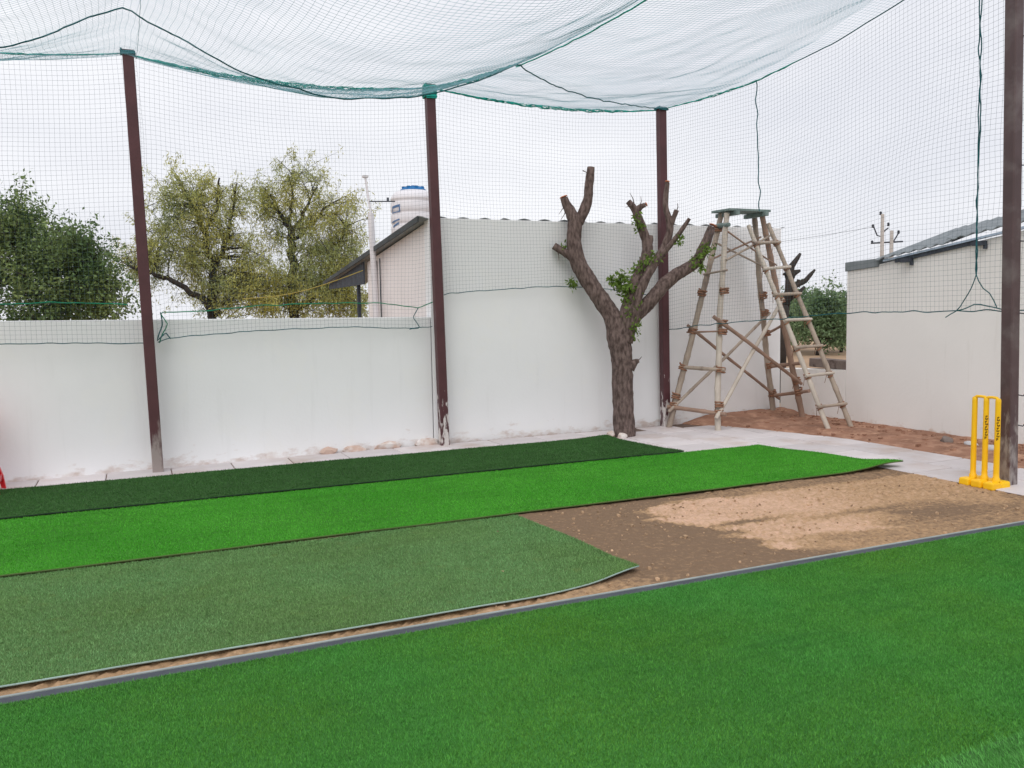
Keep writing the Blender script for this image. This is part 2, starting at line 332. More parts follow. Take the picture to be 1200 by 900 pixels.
for _ in range(260):
    y = g_.uniform(3.2, 9.2); x0 = dirt_edge(y); x = 8.16-abs(g_.normal())*.28 if g_.random() < .65 else g_.uniform(x0+.02, 8.1)
    if x < x0: continue
    q = g_.uniform(.008, .026); v8 = np.array([(a, b__, c) for a in (-1, 1) for b__ in (-1, 1) for c in (-1, 1)])*q*g_.uniform(.5, 1.1, (8, 3))
    cb_.add(v8+np.array([x, y, .02+.05*(x-x0)/max(8.2-x0, .1)+(.05*smooth(8.7, 9.28, y))]), [(0, 1, 3, 2), (4, 6, 7, 5), (0, 4, 5, 1), (2, 3, 7, 6), (0, 2, 6, 4), (1, 5, 7, 3)])
tag(cb_.build('soil_clods', M['dirt']), 'loose clods scattered over the red soil strip', 'clods', kind='stuff')
# kerb between the pitch and the near turf
k = MB()
k.box((2.2, 3.78, -.042), (10.4, .10, .10))
kerb = tag(k.build('kerb', M['kerb'], origin=(0, 0, 0), bevel=.003), kind='structure')
k = MB(); k.box((2.2, 3.839, -.040), (10.4, .016, .104)); k.build('kerb_rim', M['rim'], kerb, bevel=.002)

# ------------------------------------------------------------------ artificial turf
def turf(name, label, x0f, x1f, y0f, y1f, z0, lift, mats, back, dens, bh, bw, nu=90, nv=26, lean=(0, 0), thick=.012, vis=None):
    """strip between x0f(y)..x1f(y) and y0f(x)..y1f(x); lift(x,y) raises curled edges; > grass_blades"""
    U, Vv = np.linspace(0, 1, nu), np.linspace(0, 1, nv)
    def pos(u, v):
        ya = y0f(0)*(1-v)+y1f(0)*v; x = x0f(ya)*(1-u)+x1f(ya)*u; y = y0f(x)*(1-v)+y1f(x)*v
        return x, y, z0+lift(x, y)
    T = np.array([[pos(u, v) for v in Vv] for u in U]); n = nu*nv
    top = T.reshape(-1, 3); bot = top-np.array([0, 0, thick])
    I = np.arange(n).reshape(nu, nv)
    q = lambda A: np.stack([A[:-1, :-1], A[1:, :-1], A[1:, 1:], A[:-1, 1:]], -1).reshape(-1, 4)
    ring = np.concatenate([I[:, 0], I[-1, 1:], I[-2::-1, -1], I[0, -2:0:-1]]); nx = np.roll(ring, -1)
    side = np.stack([ring+n, nx+n, nx, ring], -1)
    Q = np.vstack([q(I), q(I)[:, ::-1]+n, side])
    me = np_mesh(name, np.vstack([top, bot]), Q, mats[0]); me.materials.append(back)
    me.polygons.foreach_set('material_index', [0]*len(q(I))+[1]*(len(Q)-len(q(I)))); 
    o = tag(link(name, me), label, 'turf')
    # blades
    area = (x1f(y0f(0))-x0f(y0f(0)))*(y1f(0)-y0f(0)); N = int(area*dens)
    u, v = RG.random(N), RG.random(N)
    fi, fj = u*(nu-1), v*(nv-1); i0, j0 = np.minimum(fi.astype(int), nu-2), np.minimum(fj.astype(int), nv-2); a, c = (fi-i0)[:, None], (fj-j0)[:, None]
    P = T[i0, j0]*(1-a)*(1-c)+T[i0+1, j0]*a*(1-c)+T[i0, j0+1]*(1-a)*c+T[i0+1, j0+1]*a*c
    # only what the frame (plus a margin) can see
    q3 = (P-CAMP) @ MB_; px = 600+F*q3[:, 0]/np.maximum(q3[:, 2], .1); py = 450+F*q3[:, 1]/np.maximum(q3[:, 2], .1)
    P = P[(q3[:, 2] > .5) & (px > -300) & (px < 1550) & (py < 1150)]; N = len(P)
    cl = np.sin(P[:, 0]*9.1+np.sin(P[:, 1]*13)*2)*np.sin(P[:, 1]*11.3+np.sin(P[:, 0]*7)*2)          # pile lies in slightly different directions
    ang = RG.random(N)*6.283; hh = bh*(.55+.7*RG.random(N)); le = hh*(.25+.75*RG.random(N)); la = RG.random(N)*6.283
    w2 = bw*.5*(.7+.6*RG.random(N))
    d = np.stack([np.cos(ang)*w2, np.sin(ang)*w2, np.zeros(N)], -1)
    tip = P+np.stack([np.cos(la)*le+(lean[0]+.12*cl)*hh, np.sin(la)*le+(lean[1]+.10*cl)*hh, hh], -1)
    low = P-np.array([0, 0, .002])
    VV = np.stack([low-d, low+d, tip], 1).reshape(-1, 3); ix = np.arange(N*3).reshape(N, 3)
    bo = link('grass_blades', np_mesh('grass_blades', VV, ix, mats[1]), o); tag(bo, kind='stuff')
    return o
wob = lambda a, s, k=3: (lambda x: a+.012*vnoise((x, 0), 1.3, s, k))
zero = lambda x, y: .0015*vnoise((x, y), 2.5, 2, 2)
XL = -3.2
turf('turf_strip', 'dark green artificial turf strip nearest the long white wall', lambda y: XL, lambda y: 5.07+(8.71-y)*.10, wob(7.34, 1), lambda x: 8.665+.01*vnoise((x, 0), 1.3, 2, 3)+.045*smooth(-.5, 3, x), .016,
     lambda x, y: zero(x, y)+.013*smooth(7.7, 7.36, y)+.02*smooth(4.6, 5.1, x)*smooth(8.4, 8.7, y), turf_mat('dark_turf', lin((62, 106, 50)), .12, .35), M['backing_dark'], 16000, .011, .005)
turf('turf_strip', 'bright lime green artificial turf strip with a curled far corner', lambda y: XL, lambda y: 6.14+(7.27-y)*.215+.02*math.sin(y*7), wob(5.70, 3), wob(7.31, 4), .018,
     lambda x, y: zero(x, y)+.032*smooth(5.7, 6.4, x)*smooth(6.1, 5.75, y)+.012*smooth(6.0, 6.3, x), turf_mat('bright_turf', lin((74, 162, 42)), .12, .35, lin((90, 176, 54))), M['backing_green'], 18000, .010, .0045)
turf('turf_strip', 'dull sage green turf strip ending halfway across the sand', lambda y: XL, lambda y: 2.55+(5.64-y)*.04+.02*math.sin(y*3), lambda x: 3.935+.008*vnoise((x, 0), 1.1, 5, 3)+.20*smooth(1.7, 2.8, x)**1.5, wob(5.665, 6), .013,
     lambda x, y: zero(x, y)+.026*smooth(2.2, 2.6, x)*smooth(4.5, 4.1, y)+.012*smooth(4.15, 3.95, y)-.006, turf_mat('sage_turf', lin((114, 152, 88)), .10, .4, lin((116, 162, 104))), M['backing'], 34000, .011, .0034, thick=.009)
turf('turf_strip', 'mid green artificial turf filling the foreground before the grey kerb', lambda y: -2.2, lambda y: 7.2, lambda x: 1.55, wob(3.735, 7, 4), .022,
     zero, turf_mat('near_turf', lin((80, 154, 66)), .14, .5, lin((92, 150, 54))), M['backing'], 72000, .0100, .0025)
turf('turf_strip', 'lighter green turf piece overlapping in the bottom right corner', lambda y: .3, lambda y: 6.0, lambda x: -.6, wob(1.85, 9, 4), .036,
     lambda x, y: zero(x, y)+.012*smooth(1.7, 1.9, y), turf_mat('corner_turf', lin((88, 156, 72)), .14, .35), M['backing_green'], 30000, .016, .0032, lean=(-.2, .6))

# ------------------------------------------------------------------ walls and buildings
def wallseg(p, q, th, z0, zp, zq, name, m, **kw):
    p, q = np.array(p, float), np.array(q, float); d = (q-p)/np.linalg.norm(q-p); nrm = np.array([-d[1], d[0]])*th
    b = MB(); b.prism([(*p, z0), (*q, z0), (*q, zq), (*p, zp)], (*nrm, 0)); return b.build(name, m, **kw)
o = wallseg((-4.2, 8.93), (3.12, 9.29), .2, -.05, 1.535, 1.465, 'boundary_wall', M['wall'], bevel=.008)
tag(o, 'low white plastered wall behind the left two net posts', 'wall')
# shed behind the court: front wall, gable wall, sloping roof with lean-to
shed = empty('shed', (5.6, 10.5, 0), 'long white shed with corrugated sheet roof behind the lopped tree', 'shed')
XS0, XS1, YS = 3.13, 8.2, 9.29
wallseg((XS0, YS), (XS1-.003, YS), .18, -.05, 2.583, 2.583, 'front_wall', M['wall'], parent=shed, bevel=.006)
b = MB(); b.prism([(XS0+.004, YS+.18, -.05), (XS0+.004, 12.1, -.05), (XS0+.004, 12.1, 2.25), (XS0+.004, YS+.18, 2.53)], (.18, 0, 0)); b.build('gable_wall', M['gable'], shed)
b = MB(); b.prism([(XS1-.19, YS+.18, -.05), (XS1-.19, 12.1, -.05), (XS1-.19, 12.1, 2.25), (XS1-.19, YS+.18, 2.53)], (.18, 0, 0)); b.build('gable_wall', M['gable'], shed)
b = MB(); b.box((5.66, 12.02, 1.1), (4.7, .16, 2.3)); b.build('rear_wall', M['gable'], shed)
def corr(x0, x1, ya, za, yb, zb, pitch=.15, amp=.016, n=6, th=.008):
    xs = np.arange(x0, x1+1e-6, pitch/n); V = []
    for (y, z) in ((ya, za), (yb, zb)):
        for dz in (0, -th): V += [(x, y, z+amp*math.cos(2*math.pi*(x-x0)/pitch)+dz) for x in xs]
    k = len(xs); f = []
    for i in range(k-1):
        f += [(i, i+1, 2*k+i+1, 2*k+i), (k+i+1, k+i, 3*k+i, 3*k+i+1), (i+1, i, k+i, k+i+1), (2*k+i, 2*k+i+1, 3*k+i+1, 3*k+i)]
    f += [(0, 2*k, 3*k, k), (k-1, 2*k-1, 4*k-1, 3*k-1)]
    return V, f
xs_ = np.linspace(XS0-.12, XS1+.03, 6)
for i in range(5):
    b = MB(); dz = (i % 2)*.012
    V, f = corr(xs_[i], xs_[i+1]+.04, YS+.01, 2.588+dz*.4, 14.6, 2.06+dz*.4, .27, .014); b.add(V, f); b.build('roof_sheet', M['roof'], shed)
b = MB(); b.prism([(XS0-.13, YS+.02, 2.60), (XS0-.13, 14.55, 2.075), (XS0-.13, 14.55, 2.02), (XS0-.13, YS+.02, 2.535)], (.02, 0, 0)); b.build('barge_board', M['roof_dark'], shed)
b = MB(); b.prism([(XS0-.05, 12.35, 2.24), (XS0-.05, 14.5, 2.02), (XS0-.05, 14.5, 1.94), (XS0-.05, 12.12, 1.94), (XS0-.05, 12.12, 2.26)], (.02, 0, 0)); b.build('lean_to_side', M['iron'], shed)
b = MB(); b.box((XS0+.02, 12.72, .95), (.05, .05, 2.1)); b.build('lean_to_post', M['iron'], shed)
b = MB(); b.tube([(XS0-.02, 11.55, z) for z in (1.0, 1.5, 2.0, 2.24)], .018, 8); b.tube([(XS0-.01, 11.38, z) for z in (1.0, 1.6, 2.26)], .008, 6); b.build('wall_pipe', M['iron'], shed)
# mast of white pipe strapped to the shed
mast = empty('mast', (2.98, 11.9, 0), 'thin white pipe mast with a side arm beside the water tank', 'mast')
p0, p1, p2 = PX(441, 372, 3.0), PX(434.5, 250, 3.0), PX(428, 207, 3.0)
g0 = p0+(p0-p1)*(p0[2]/(p1[2]-p0[2])); g0[2] = -.04
b = MB(); b.tube([g0, p0, p1], .04, 10); b.build('lower_pipe', M['pipe'], mast, smooth=True, auto=40)
b = MB(); b.tube([p1-(p1-p0)*.1, p1, p2], .016, 8); b.box(p2, (.07, .07, .03)); b.build('upper_pipe', M['pipe'], mast, smooth=True, auto=40)
a0, a1 = PX(433, 236, 3.0), PD(463, 236, pr(PX(433, 236, 3.0))[2]); b = MB(); b.tube([a0, a1], .009, 6); b.tube([a0+(a1-a0)*.72+np.array([0, 0, s]) for s in (0, .05)], .016, 6); b.build('side_arm', M['iron'], mast)
# water tank on its stand behind the shed
tc_ = PD(486, 290, 18.5); TR = .49
tb = tc_[2]
tank = empty('water_tank', (tc_[0], tc_[1], tb), 'white ribbed plastic water tank with a blue lid above the shed roof', 'water tank')
prof = [(TR*.96, 0), (TR, .04)]
for i in range(4): z = .10+i*.24; prof += [(TR, z), (TR, z+.10), (TR*.965, z+.13), (TR*.965, z+.15), (TR, z+.18)]
prof += [(TR, 1.03), (TR*.97, 1.08), (TR*.80, 1.17), (TR*.55, 1.21), (TR*.5, 1.215)]
b = MB(); b.lathe(prof, (tc_[0], tc_[1], tb), 40); b.build('body', M['tank'], tank, smooth=True, auto=35)
b = MB(); b.lathe([(TR*.56, 1.205), (TR*.56, 1.225), (TR*.44, 1.27), (TR*.42, 1.285), (TR*.10, 1.29), (TR*.09, 1.32), (TR*.05, 1.325)], (tc_[0], tc_[1], tb), 24)
for i in range(8): a = i*math.pi/4; b.box((tc_[0]+TR*.44*math.cos(a), tc_[1]+TR*.44*math.sin(a), tb+1.27), (.06, .06, .04))
b.build('lid', M['blue'], tank, smooth=True, auto=35)
def patch(b, a0, a1, za, zb, skew=0, r=TR+.004, n=6):
    V = []
    for i in range(n+1):
        a = a0+(a1-a0)*i/n; s = skew*i/n
        for rr in (r, r+.003):
            for z in (za, zb): V.append((tc_[0]+rr*math.cos(a), tc_[1]+rr*math.sin(a), tb+z+s))
    f = []
    for i in range(n): j = i*4; f += [(j+2, j+6, j+7, j+3), (j+3, j+7, j+5, j+1), (j, j+4, j+6, j+2)]
    b.add(V, f)
view = math.atan2(-tc_[1], -tc_[0])
for (a0, a1, za, zb, sk) in ((-1.15, -.62, .80, .85, .03), (-1.15, -.62, .70, .72, .02), (-1.15, -1.09, .70, .82, 0), (-.68, -.62, .72, .86, 0), (-1.2, -.66, .50, .53, .05), (-1.1, -.70, .40, .44, .07), (-1.15, -.80, .22, .25, .04)):
    b = MB(); patch(b, view+a0, view+a1, za, zb, sk); b.build('print_mark', M['blueprint'], tank)
stand = MB(); stand.box((tc_[0], tc_[1], (tb-.05)/2-.03), (1.1, 1.1, tb-.05)); stand.box((tc_[0], tc_[1], tb-.051), (1.2, 1.2, .1))
tag(stand.build('tank_stand', M['concrete'], bevel=.01), 'concrete stand carrying the white water tank behind the shed', 'stand')

# right-hand building: wall along x = 8.2 with low gap wall beside the shed
XR = 8.2
gapw = MB(); gapw.prism([(XR, 8.105, -.05), (XR, 9.285, -.05), (XR, 9.285, .66), (XR, 8.105, .70)], (.2, 0, 0))
tag(gapw.build('gap_wall', M['wall_warm'], bevel=.006), 'low cream wall closing the gap between shed and right building', 'wall')
b = MB(); b.box((XR+.11, 8.44, .76), (.17, .66, .115), rot=((1, 0, 0), (0, 1, -.02), (0, .02, 1)))
tag(b.build('concrete_beam', M['beam'], bevel=.01), 'weathered grey beam lying on the low gap wall', 'beam')
rb = empty('right_building', (9.5, 5.5, 0), 'cream walled building with cement sheet roof behind the yellow stumps', 'building')
ztop = lambda y: 1.93+(8.1-y)*.128
b = MB(); b.prism([(XR, 8.1, -.05), (XR, 1.5, -.05), (XR, 1.5, ztop(1.5)), (XR, 8.1, ztop(8.1))], (.2, 0, 0)); b.build('wall', M['wall_warm'], rb, bevel=.006)
b = MB(); b.box((XR+1.7, 8.0, .95), (3.0, .2, 2.0)); b.build('end_wall', M['wall_warm'], rb)
b = MB(); b.prism([(XR-.02, 8.12, ztop(8.1)+.002), (XR-.02, 7.60, ztop(7.6)-.03), (XR-.02, 7.60, ztop(7.6)+.07), (XR-.02, 8.12, ztop(8.1)+.115)], (1.2, 0, .02)); b.build('coping_slab', M['asbestos'], rb, bevel=.008)
def corr_y(y0, y1, xa, xb, rise, dz, pitch=.146, amp=.011, n=6, th=.01):
    ys = np.arange(y0, y1, pitch/n); V = []
    for x, h in ((xa, 0), (xb, rise)):
        for d in (0, -th): V += [(x, y, ztop(y)+.055+h+dz+amp*math.sin(2*math.pi*y/pitch)+d) for y in ys]
    k = len(ys); f = []
    for i in range(k-1): f += [(i+1, i, 2*k+i, 2*k+i+1), (k+i, k+i+1, 3*k+i+1, 3*k+i), (i, i+1, k+i+1, k+i), (2*k+i+1, 2*k+i, 3*k+i, 3*k+i+1)]
    f += [(0, k, 3*k, 2*k), (k-1, 3*k-1, 4*k-1, 2*k-1)]; return V, f
for i in range(6):
    y1 = 7.62-i*.98; b = MB(); V, f = corr_y(y1-1.06, y1, XR-.07, XR+1.3, .40, .022*(i % 2)+.006*i); b.add(V, f); o = b.build('roof_sheet', M['asbestos'], rb, smooth=True, auto=50)
b = MB(); b.prism([(XR-.05, 7.5, ztop(7.5)+.012), (XR-.05, 1.6, ztop(1.6)+.012), (XR-.05, 1.6, ztop(1.6)+.034), (XR-.05, 7.5, ztop(7.5)+.034)], (.05, 0, 0)); b.build('eave_angle', M['bluewhite'], rb)
b = MB(); b.prism([(XR-.03, 7.35, ztop(7.35)-.03), (XR-.03, 6.3, ztop(6.3)-.03), (XR-.03, 6.3, ztop(6.3)+.011), (XR-.03, 7.35, ztop(7.35)+.011)], (.028, 0, 0)); b.build('eave_shade_strip', M['iron'], rb)  # dark strip standing in for the shadow beneath the eave angle
for y in (7.17, 6.25, 5.0): b = MB(); b.box((XR-.045, y, ztop(y)-.035), (.08, .12, .045)); b.box((XR-.02, y-.05, ztop(y)-.07), (.03, .03, .05)); b.build('bracket', M['iron'], rb)

# ------------------------------------------------------------------ net posts
def post(name, x, y, h, m, label, cap=False, lean=(0, 0)):
    r = empty(name, (x, y, 0), label, 'post', 'square steel net posts')
    b = MB(); s = .05; c = .008
    ring = [(-s+c, -s), (s-c, -s), (s, -s+c), (s, s-c), (s-c, s), (-s+c, s), (-s, s-c), (-s, -s+c)]
    zs = [-.05, h*.25, h*.5, h*.75, h]; V = [(x+a+lean[0]*z/h, y+b2+lean[1]*z/h, z) for z in zs for a, b2 in ring]
    f = [(i*8+j, i*8+(j+1) % 8, (i+1)*8+(j+1) % 8, (i+1)*8+j) for i in range(4) for j in range(8)]+[tuple(range(7, -1, -1)), tuple(range(32, 40))]
    b.add(V, f); b.build('shaft', m, r, origin=(x, y, 0))
    b = MB(); tx, ty = x+lean[0], y+lean[1]
    b.box((tx, ty, h+.004), (.106, .106, .008)); b.build('cap_plate', m, r)
    b = MB()
    for i in range(2 if not cap else 9):
        z = h-.015-i*.016; q = .058+.004*(i % 2)
        b.tube([(tx+q*sx, ty+q*sy, z+.006*k) for k, (sx, sy) in enumerate(((-1, -1), (1, -1), (1, 1), (-1, 1), (-1, -1)))], .009, 5)
    b.build('rope_wrap', M['teal'] if cap else M['hem'], r, smooth=True)
    return r
P1, P2, P3, P4, P0 = (.17, 8.97), (3.20, 9.15), (6.22, 9.17), (6.60, 4.73), (-2.9, 8.80)
post('net_post', *P1, 4.0, M['post_splash'], 'maroon post with whitish splashed foot, leftmost in view', lean=(-.07, .0))
post('net_post', *P2, 4.0, M['post'], 'maroon post with thick teal rope wrap, between low wall and shed', cap=True, lean=(-.07, 0))
post('net_post', *P3, 4.0, M['post'], 'peeling maroon post standing behind the lopped tree', lean=(-.05, 0))
r4 = post('net_post', *P4, 4.5, M['post_worn'], 'worn dark brown post beside the yellow cricket stumps', lean=(-.12, 0))
for z in (3.6, 2.6, 2.0, 1.42, .75, .5):
    b = MB(); b.tube([(P4[0]+.04-.12*z/4.5, P4[1]-.05, z), (P4[0]+.05-.12*z/4.5, P4[1]-.085, z-.005), (P4[0]+.055-.12*z/4.5, P4[1]-.10, z+.02)], .005, 5); b.build('hook', M['iron'], r4)
post('net_post', *P0, 4.0, M['post'], 'maroon post left of the red chair, outside the frame', lean=(0, 0))

# ------------------------------------------------------------------ nets
def net_mesh(A, r, fr_u, fr_v):
    """A: (nu, nv, 3) knots.  strands along both directions as three-sided twine"""
    nu, nv, _ = A.shape; Vs, Qs, n0 = [], [], 0
    for B, fr in ((A, fr_u), (A.transpose(1, 0, 2), fr_v)):
        a, c, _ = B.shape
        off = np.array([[math.cos(t)*fr[0][k]+math.sin(t)*fr[1][k] for k in range(3)] for t in (0.3, 2.394, 4.489)])*r
        V = B[:, :, None, :]+off[None, None]                     # strand runs along axis 0
        I = np.arange(a*c*3).reshape(a, c, 3)+n0
        for k in range(3):
            k2 = (k+1) % 3
            Qs.append(np.stack([I[:-1, :, k], I[1:, :, k], I[1:, :, k2], I[:-1, :, k2]], -1).reshape(-1, 4))
        Vs.append(V.reshape(-1, 3)); n0 += a*c*3
    return np.vstack(Vs), np.vstack(Qs)
def add_net(A, r, fu, fv, m, parent, name='netting'):
    V, Q = net_mesh(A, r, fu, fv); return tag(link(name, np_mesh(name, V, Q, m), parent), kind='stuff')
EX, EY, EZ = (1, 0, 0), (0, 1, 0), (0, 0, 1)
def rope(pts, r, jit=.006, seg=.05, seed=0, b=None, n=5):
    P = np.array(pts, float); L = np.concatenate([[0], np.cumsum(np.linalg.norm(np.diff(P, axis=0), axis=1))]); k = max(4, int(L[-1]/seg))
    s = np.linspace(0, L[-1], k); Q = np.stack([np.interp(s, L, P[:, i]) for i in range(3)], -1)
    for i in range(k):
        if 0 < i < k-1: Q[i] += jit*np.array([mnoise.noise(Vector((s[i]*7+seed, c*9.1, seed))) for c in range(3)])
    b = b or MB(); b.tube(Q, r, n); return b
CELL = .042
def bay(x): 
    ks = (P0[0], P1[0]-.1, P2[0]-.05, P3[0])
    for i in range(3):
        if x <= ks[i+1] or i == 2: return i, min(max((x-ks[i])/(ks[i+1]-ks[i]), 0), 1)
def c_mid(t): return 4.0-.47*4*(t/9)*(1-t/9)                         # sag of a cross cable over the court
def c_end(y): return float(np.interp(y, [2, 4.73, 5.82, 6.56, 7.65, 8.4, 9.17], [4.5, 4.42, 4.24, 4.08, 3.96, 3.965, 4.0]))
def zceil(x, y):
    t = max(9.17-y, 0); i, u = bay(x); bump = 1-(2*u-1)**2
    S = .13+.28*min(t/2.2, 1)+.05*min(max(t-2.2, 0)/2, 1)
    if i == 2:
        c = c_mid(t)*(1-u)+c_end(y)*u; S = .10+.06*min(t/2.2, 1)
    else: c = c_mid(t)
    return c-S*bump+.11*math.exp(-((x-.0)/.9)**2)*min(t/2.3, 1)
def yline(x): return float(np.interp(x, [P0[0], P1[0], P2[0], P3[0]], [P0[1], P1[1], P2[1], P3[1]]))+.062
def xline(y): return P3[0]+(P3[1]-y)*(P4[0]-P3[0])/(P3[1]-P4[1])+.045
# side net: one panel per bay, hung behind the posts
side = empty('side_net', (1.6, 9.1, 4.0), 'fine green net hanging along the long white wall', 'net')
def wall_panel(xa, xb, zb):
    xs = np.arange(xa, xb, CELL); nz_ = int((3.9-np.mean(zb[1]))/CELL); A = np.zeros((len(xs), nz_+1, 3))
    for i, x in enumerate(xs):
        zt = zceil(x, 9.17)-.01; z0 = float(np.interp(x, *zb)); u = (x-xa)/(xb-xa)
        for j in range(nz_+1):
            v = j/nz_; z = zt+(z0-zt)*v
            wv = vnoise((x, z), .9, 3, 2); pin = .05*math.exp(-u*9)-.05*math.exp(-(1-u)*9)
            A[i, j] = (x+.030*wv*math.sin(math.pi*min(v*1.2, 1))-pin*math.sin(v*5)*.6, yline(x)+.02*vnoise((x, z), 1.3, 7, 2)*(1 if v > .05 else 0), z+.03*vnoise((x, z), 1.1, 9, 2)*math.sin(math.pi*v)-.04*math.sin(math.pi*u)*math.sin(math.pi*v))
    add_net(A, .00082, (EY, EZ), (EX, EY), M['net'], side)
    b = rope(A[:, -1], .0045, .012, .03, seed=xa); b.build('hem_cord', M['hem'], side)
zb1 = ([-2.9, -1.1, .17], [1.31, 1.30, 1.265]); zb2 = ([.2, .32, 1.18, 2.1, 2.9, 3.2], [1.27, 1.31, 1.36, 1.375, 1.34, 1.36]); zb3 = ([3.2, 3.3, 4.55, 5.3, 6.2], [1.70, 1.73, 1.80, 1.78, 1.66])
wall_panel(P0[0], P1[0], zb1); wall_panel(P1[0]+.03, P2[0]-.04, zb2); wall_panel(P2[0]+.03, P3[0], zb3)
gr = [PY(0, 357, 9.0), PY(60, 354, 9.02), PY(150, 357, 9.04)]
b = rope([(-2.9, 8.86, 1.72)]+gr, .006, .01, seed=3); b.build('green_rope', M['greenrope'], side)
b = rope([PY(187, 402, 9.03), PY(196, 380, 9.02), PY(187, 366, 9.03), PY(240, 364, 9.05), PY(300, 358, 9.08), PY(400, 355, 9.12), PY(450, 355, 9.14), PY(490, 361, 9.17), PY(507, 354, 9.2)], .0055, .012, seed=5); b.build('green_rope', M['greenrope'], side)
b = rope([PY(188, 366, 9.03), PY(190, 382, 9.03), PY(184, 400, 9.0), PY(194, 390, 9.02), PY(200, 397, 9.02)], .006, .01, .03, seed=6); b.build('knotted_cord', M['hem'], side)
b = rope([PY(490, 361, 9.16), PY(484, 372, 9.16), PY(492, 384, 9.16), PY(480, 386, 9.16)], .005, .012, .03, seed=8); b.build('knotted_cord', M['hem'], side)
# end net behind the stumps
end = empty('end_net', (6.45, 6.8, 4.0), 'fine green net hanging between the worn brown post and the tree', 'net')
ys = np.arange(3.2, 9.17, CELL); nz_ = 64; A = np.zeros((len(ys), nz_+1, 3))
zbe = ([3.2, 4.7, 6.3, 7.45, 8.6, 9.17], [1.45, 1.44, 1.44, 1.37, 1.30, 1.24])
for i, y in enumerate(ys):
    zt = c_end(y)-.01; z0 = float(np.interp(y, *zbe))
    for j in range(nz_+1):
        v = j/nz_; z = zt+(z0-zt)*v; env = math.sin(math.pi*v)
        A[i, j] = (xline(y)+.05*vnoise((y, z), .8, 1, 2)*env, y+.05*vnoise((y, z), .8, 4, 2)*env, z+.06*vnoise((y, z), .9, 6, 2)*env-.03*env*math.sin((y-3.2)*2))
add_net(A, .00088, (EX, EZ), (EX, EY), M['net'], end)
rope(A[:, -1], .005, .016, .03, seed=31).build('hem_cord', M['hem'], end)
xl = lambda px, py, Y: PY(px, py, Y)
for k in range(2):
    b = rope([PX(1147+k*5, -20, 6.56), PX(1150-k*3, 60, 6.55), PX(1147+k*3, 130, 6.54), PX(1146, 200, 6.54), PX(1145, 260, 6.54), PX(1144, 322, 6.53)], .0055, .016, .05, seed=40+k); b.build('hanging_cord', M['hem'], end)
b = rope([PX(1144, 322, 6.53), PX(1135, 345, 6.53), PX(1122, 364, 6.53), PX(1108, 372, 6.53)], .0045, .01, seed=44); b.build('cord_tail', M['hem'], end)
b = rope([PX(1144, 322, 6.53), PX(1152, 338, 6.53), PX(1161, 345, 6.53), PX(1168, 360, 6.54)], .0045, .01, seed=45); b.build('cord_tail', M['hem'], end)
b = rope([PX(1122, 364, 6.53), PX(1145, 356, 6.53), PX(1172, 362, 6.55), PX(1186, 366, 6.55)], .005, .01, seed=46); b.build('cord_tail', M['hem'], end)
b = rope([PX(886, 94, 6.38), PX(887, 140, 6.38), PX(889, 200, 6.39), PX(890, 247, 6.4)], .006, .02, .05, seed=47); b.build('hanging_cord', M['hem'], end)
# sagging roof net
top = empty('roof_net', (1.6, 6.0, 4.0), 'pale blue green roof net sagging in swags over the court', 'net')
XC0, XC1 = P0[0], P3[0]+.1; ys = np.arange(2.0, 9.17+.05, CELL); nx = int((6.35-XC0)/CELL)
A = np.zeros((nx+1, len(ys), 3))
for j, y in enumerate(ys):
    x1 = xline(y)-.045
    for i in range(nx+1):
        x = XC0+(x1-XC0)*i/nx; t = 9.17-y
        env = min(t*1.5, 1)*min((nx-i)*.1, 1)
        z = zceil(x, y)+env*(.02*vnoise((x, y), 1.6, 2, 3)+.012*math.sin(x*16+y*5)*max(0, vnoise((x, y), .7, 12, 2)))
        yy = min(y, yline(x)) if t < .3 else y
        A[i, j] = (x+.02*vnoise((x, y), 1.2, 15, 2)*env, yy+.03*vnoise((x, y), 1.4, 17, 2)*env, z)
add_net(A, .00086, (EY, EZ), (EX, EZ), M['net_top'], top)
RX = np.linspace(P0[0], P2[0], 90)
rope([(x, 6.9+.03*math.sin(x*9), zceil(x, 6.9)-.01) for x in RX], .006, .012, .06, seed=51).build('seam_cord', M['hem'], top)
rope([(3.2+3.0*s, 6.9+2.25*s**.85, zceil(3.2+3.0*s, 6.9+2.25*s**.85)-.01) for s in np.linspace(0, 1, 50)], .006, .014, .06, seed=52).build('seam_cord', M['hem'], top)
# edge ropes and the bunched net rolled along them
def bundle(pts, rr, n, r, parent, seed, name='bunched_edge'):
    P = np.array(pts); b = MB(); k = len(P)
    for s in range(n):
        ph, sp = s*6.283/n, rnd.uniform(5, 11)
        Q = []
        for i in range(k):
            e = math.sin(math.pi*i/(k-1))**.6; w_ = mnoise.noise(Vector((i*.11, s*3.7, seed)))
            d = rr*e*(.35+.9*abs(w_)); a = ph+i*.06*sp+2*w_
            Q.append(P[i]+np.array([.02*w_, math.cos(a)*d*.7, math.sin(a)*d]))
        b.tube(Q, r, 4)
    return b.build(name, M['teal'], parent)
edge = lambda xa, xb, dz=0: [(x, yline(x)-.03, zceil(x, 9.17)-.01+dz) for x in np.linspace(xa, xb, 110)]
bundle(edge(P0[0], P1[0]), .012, 4, .0035, top, 61); bundle(edge(P1[0]-.07, P2[0]-.07), .036, 16, .0028, top, 62); bundle(edge(P2[0]-.07, P3[0]-.05), .028, 10, .0034, top, 63)
bundle([(P2[0]-.07+.0*s, y, zceil(P2[0], y)-.012) for y in np.linspace(9.15, 6.9, 80) for s in (0,)], .035, 12, .0034, top, 64)
rope([(P2[0], y, zceil(P2[0], y)-.006) for y in np.linspace(7.0, 2.0, 60)], .006, .008, .08, seed=65).build('cross_cable', M['teal'], top)
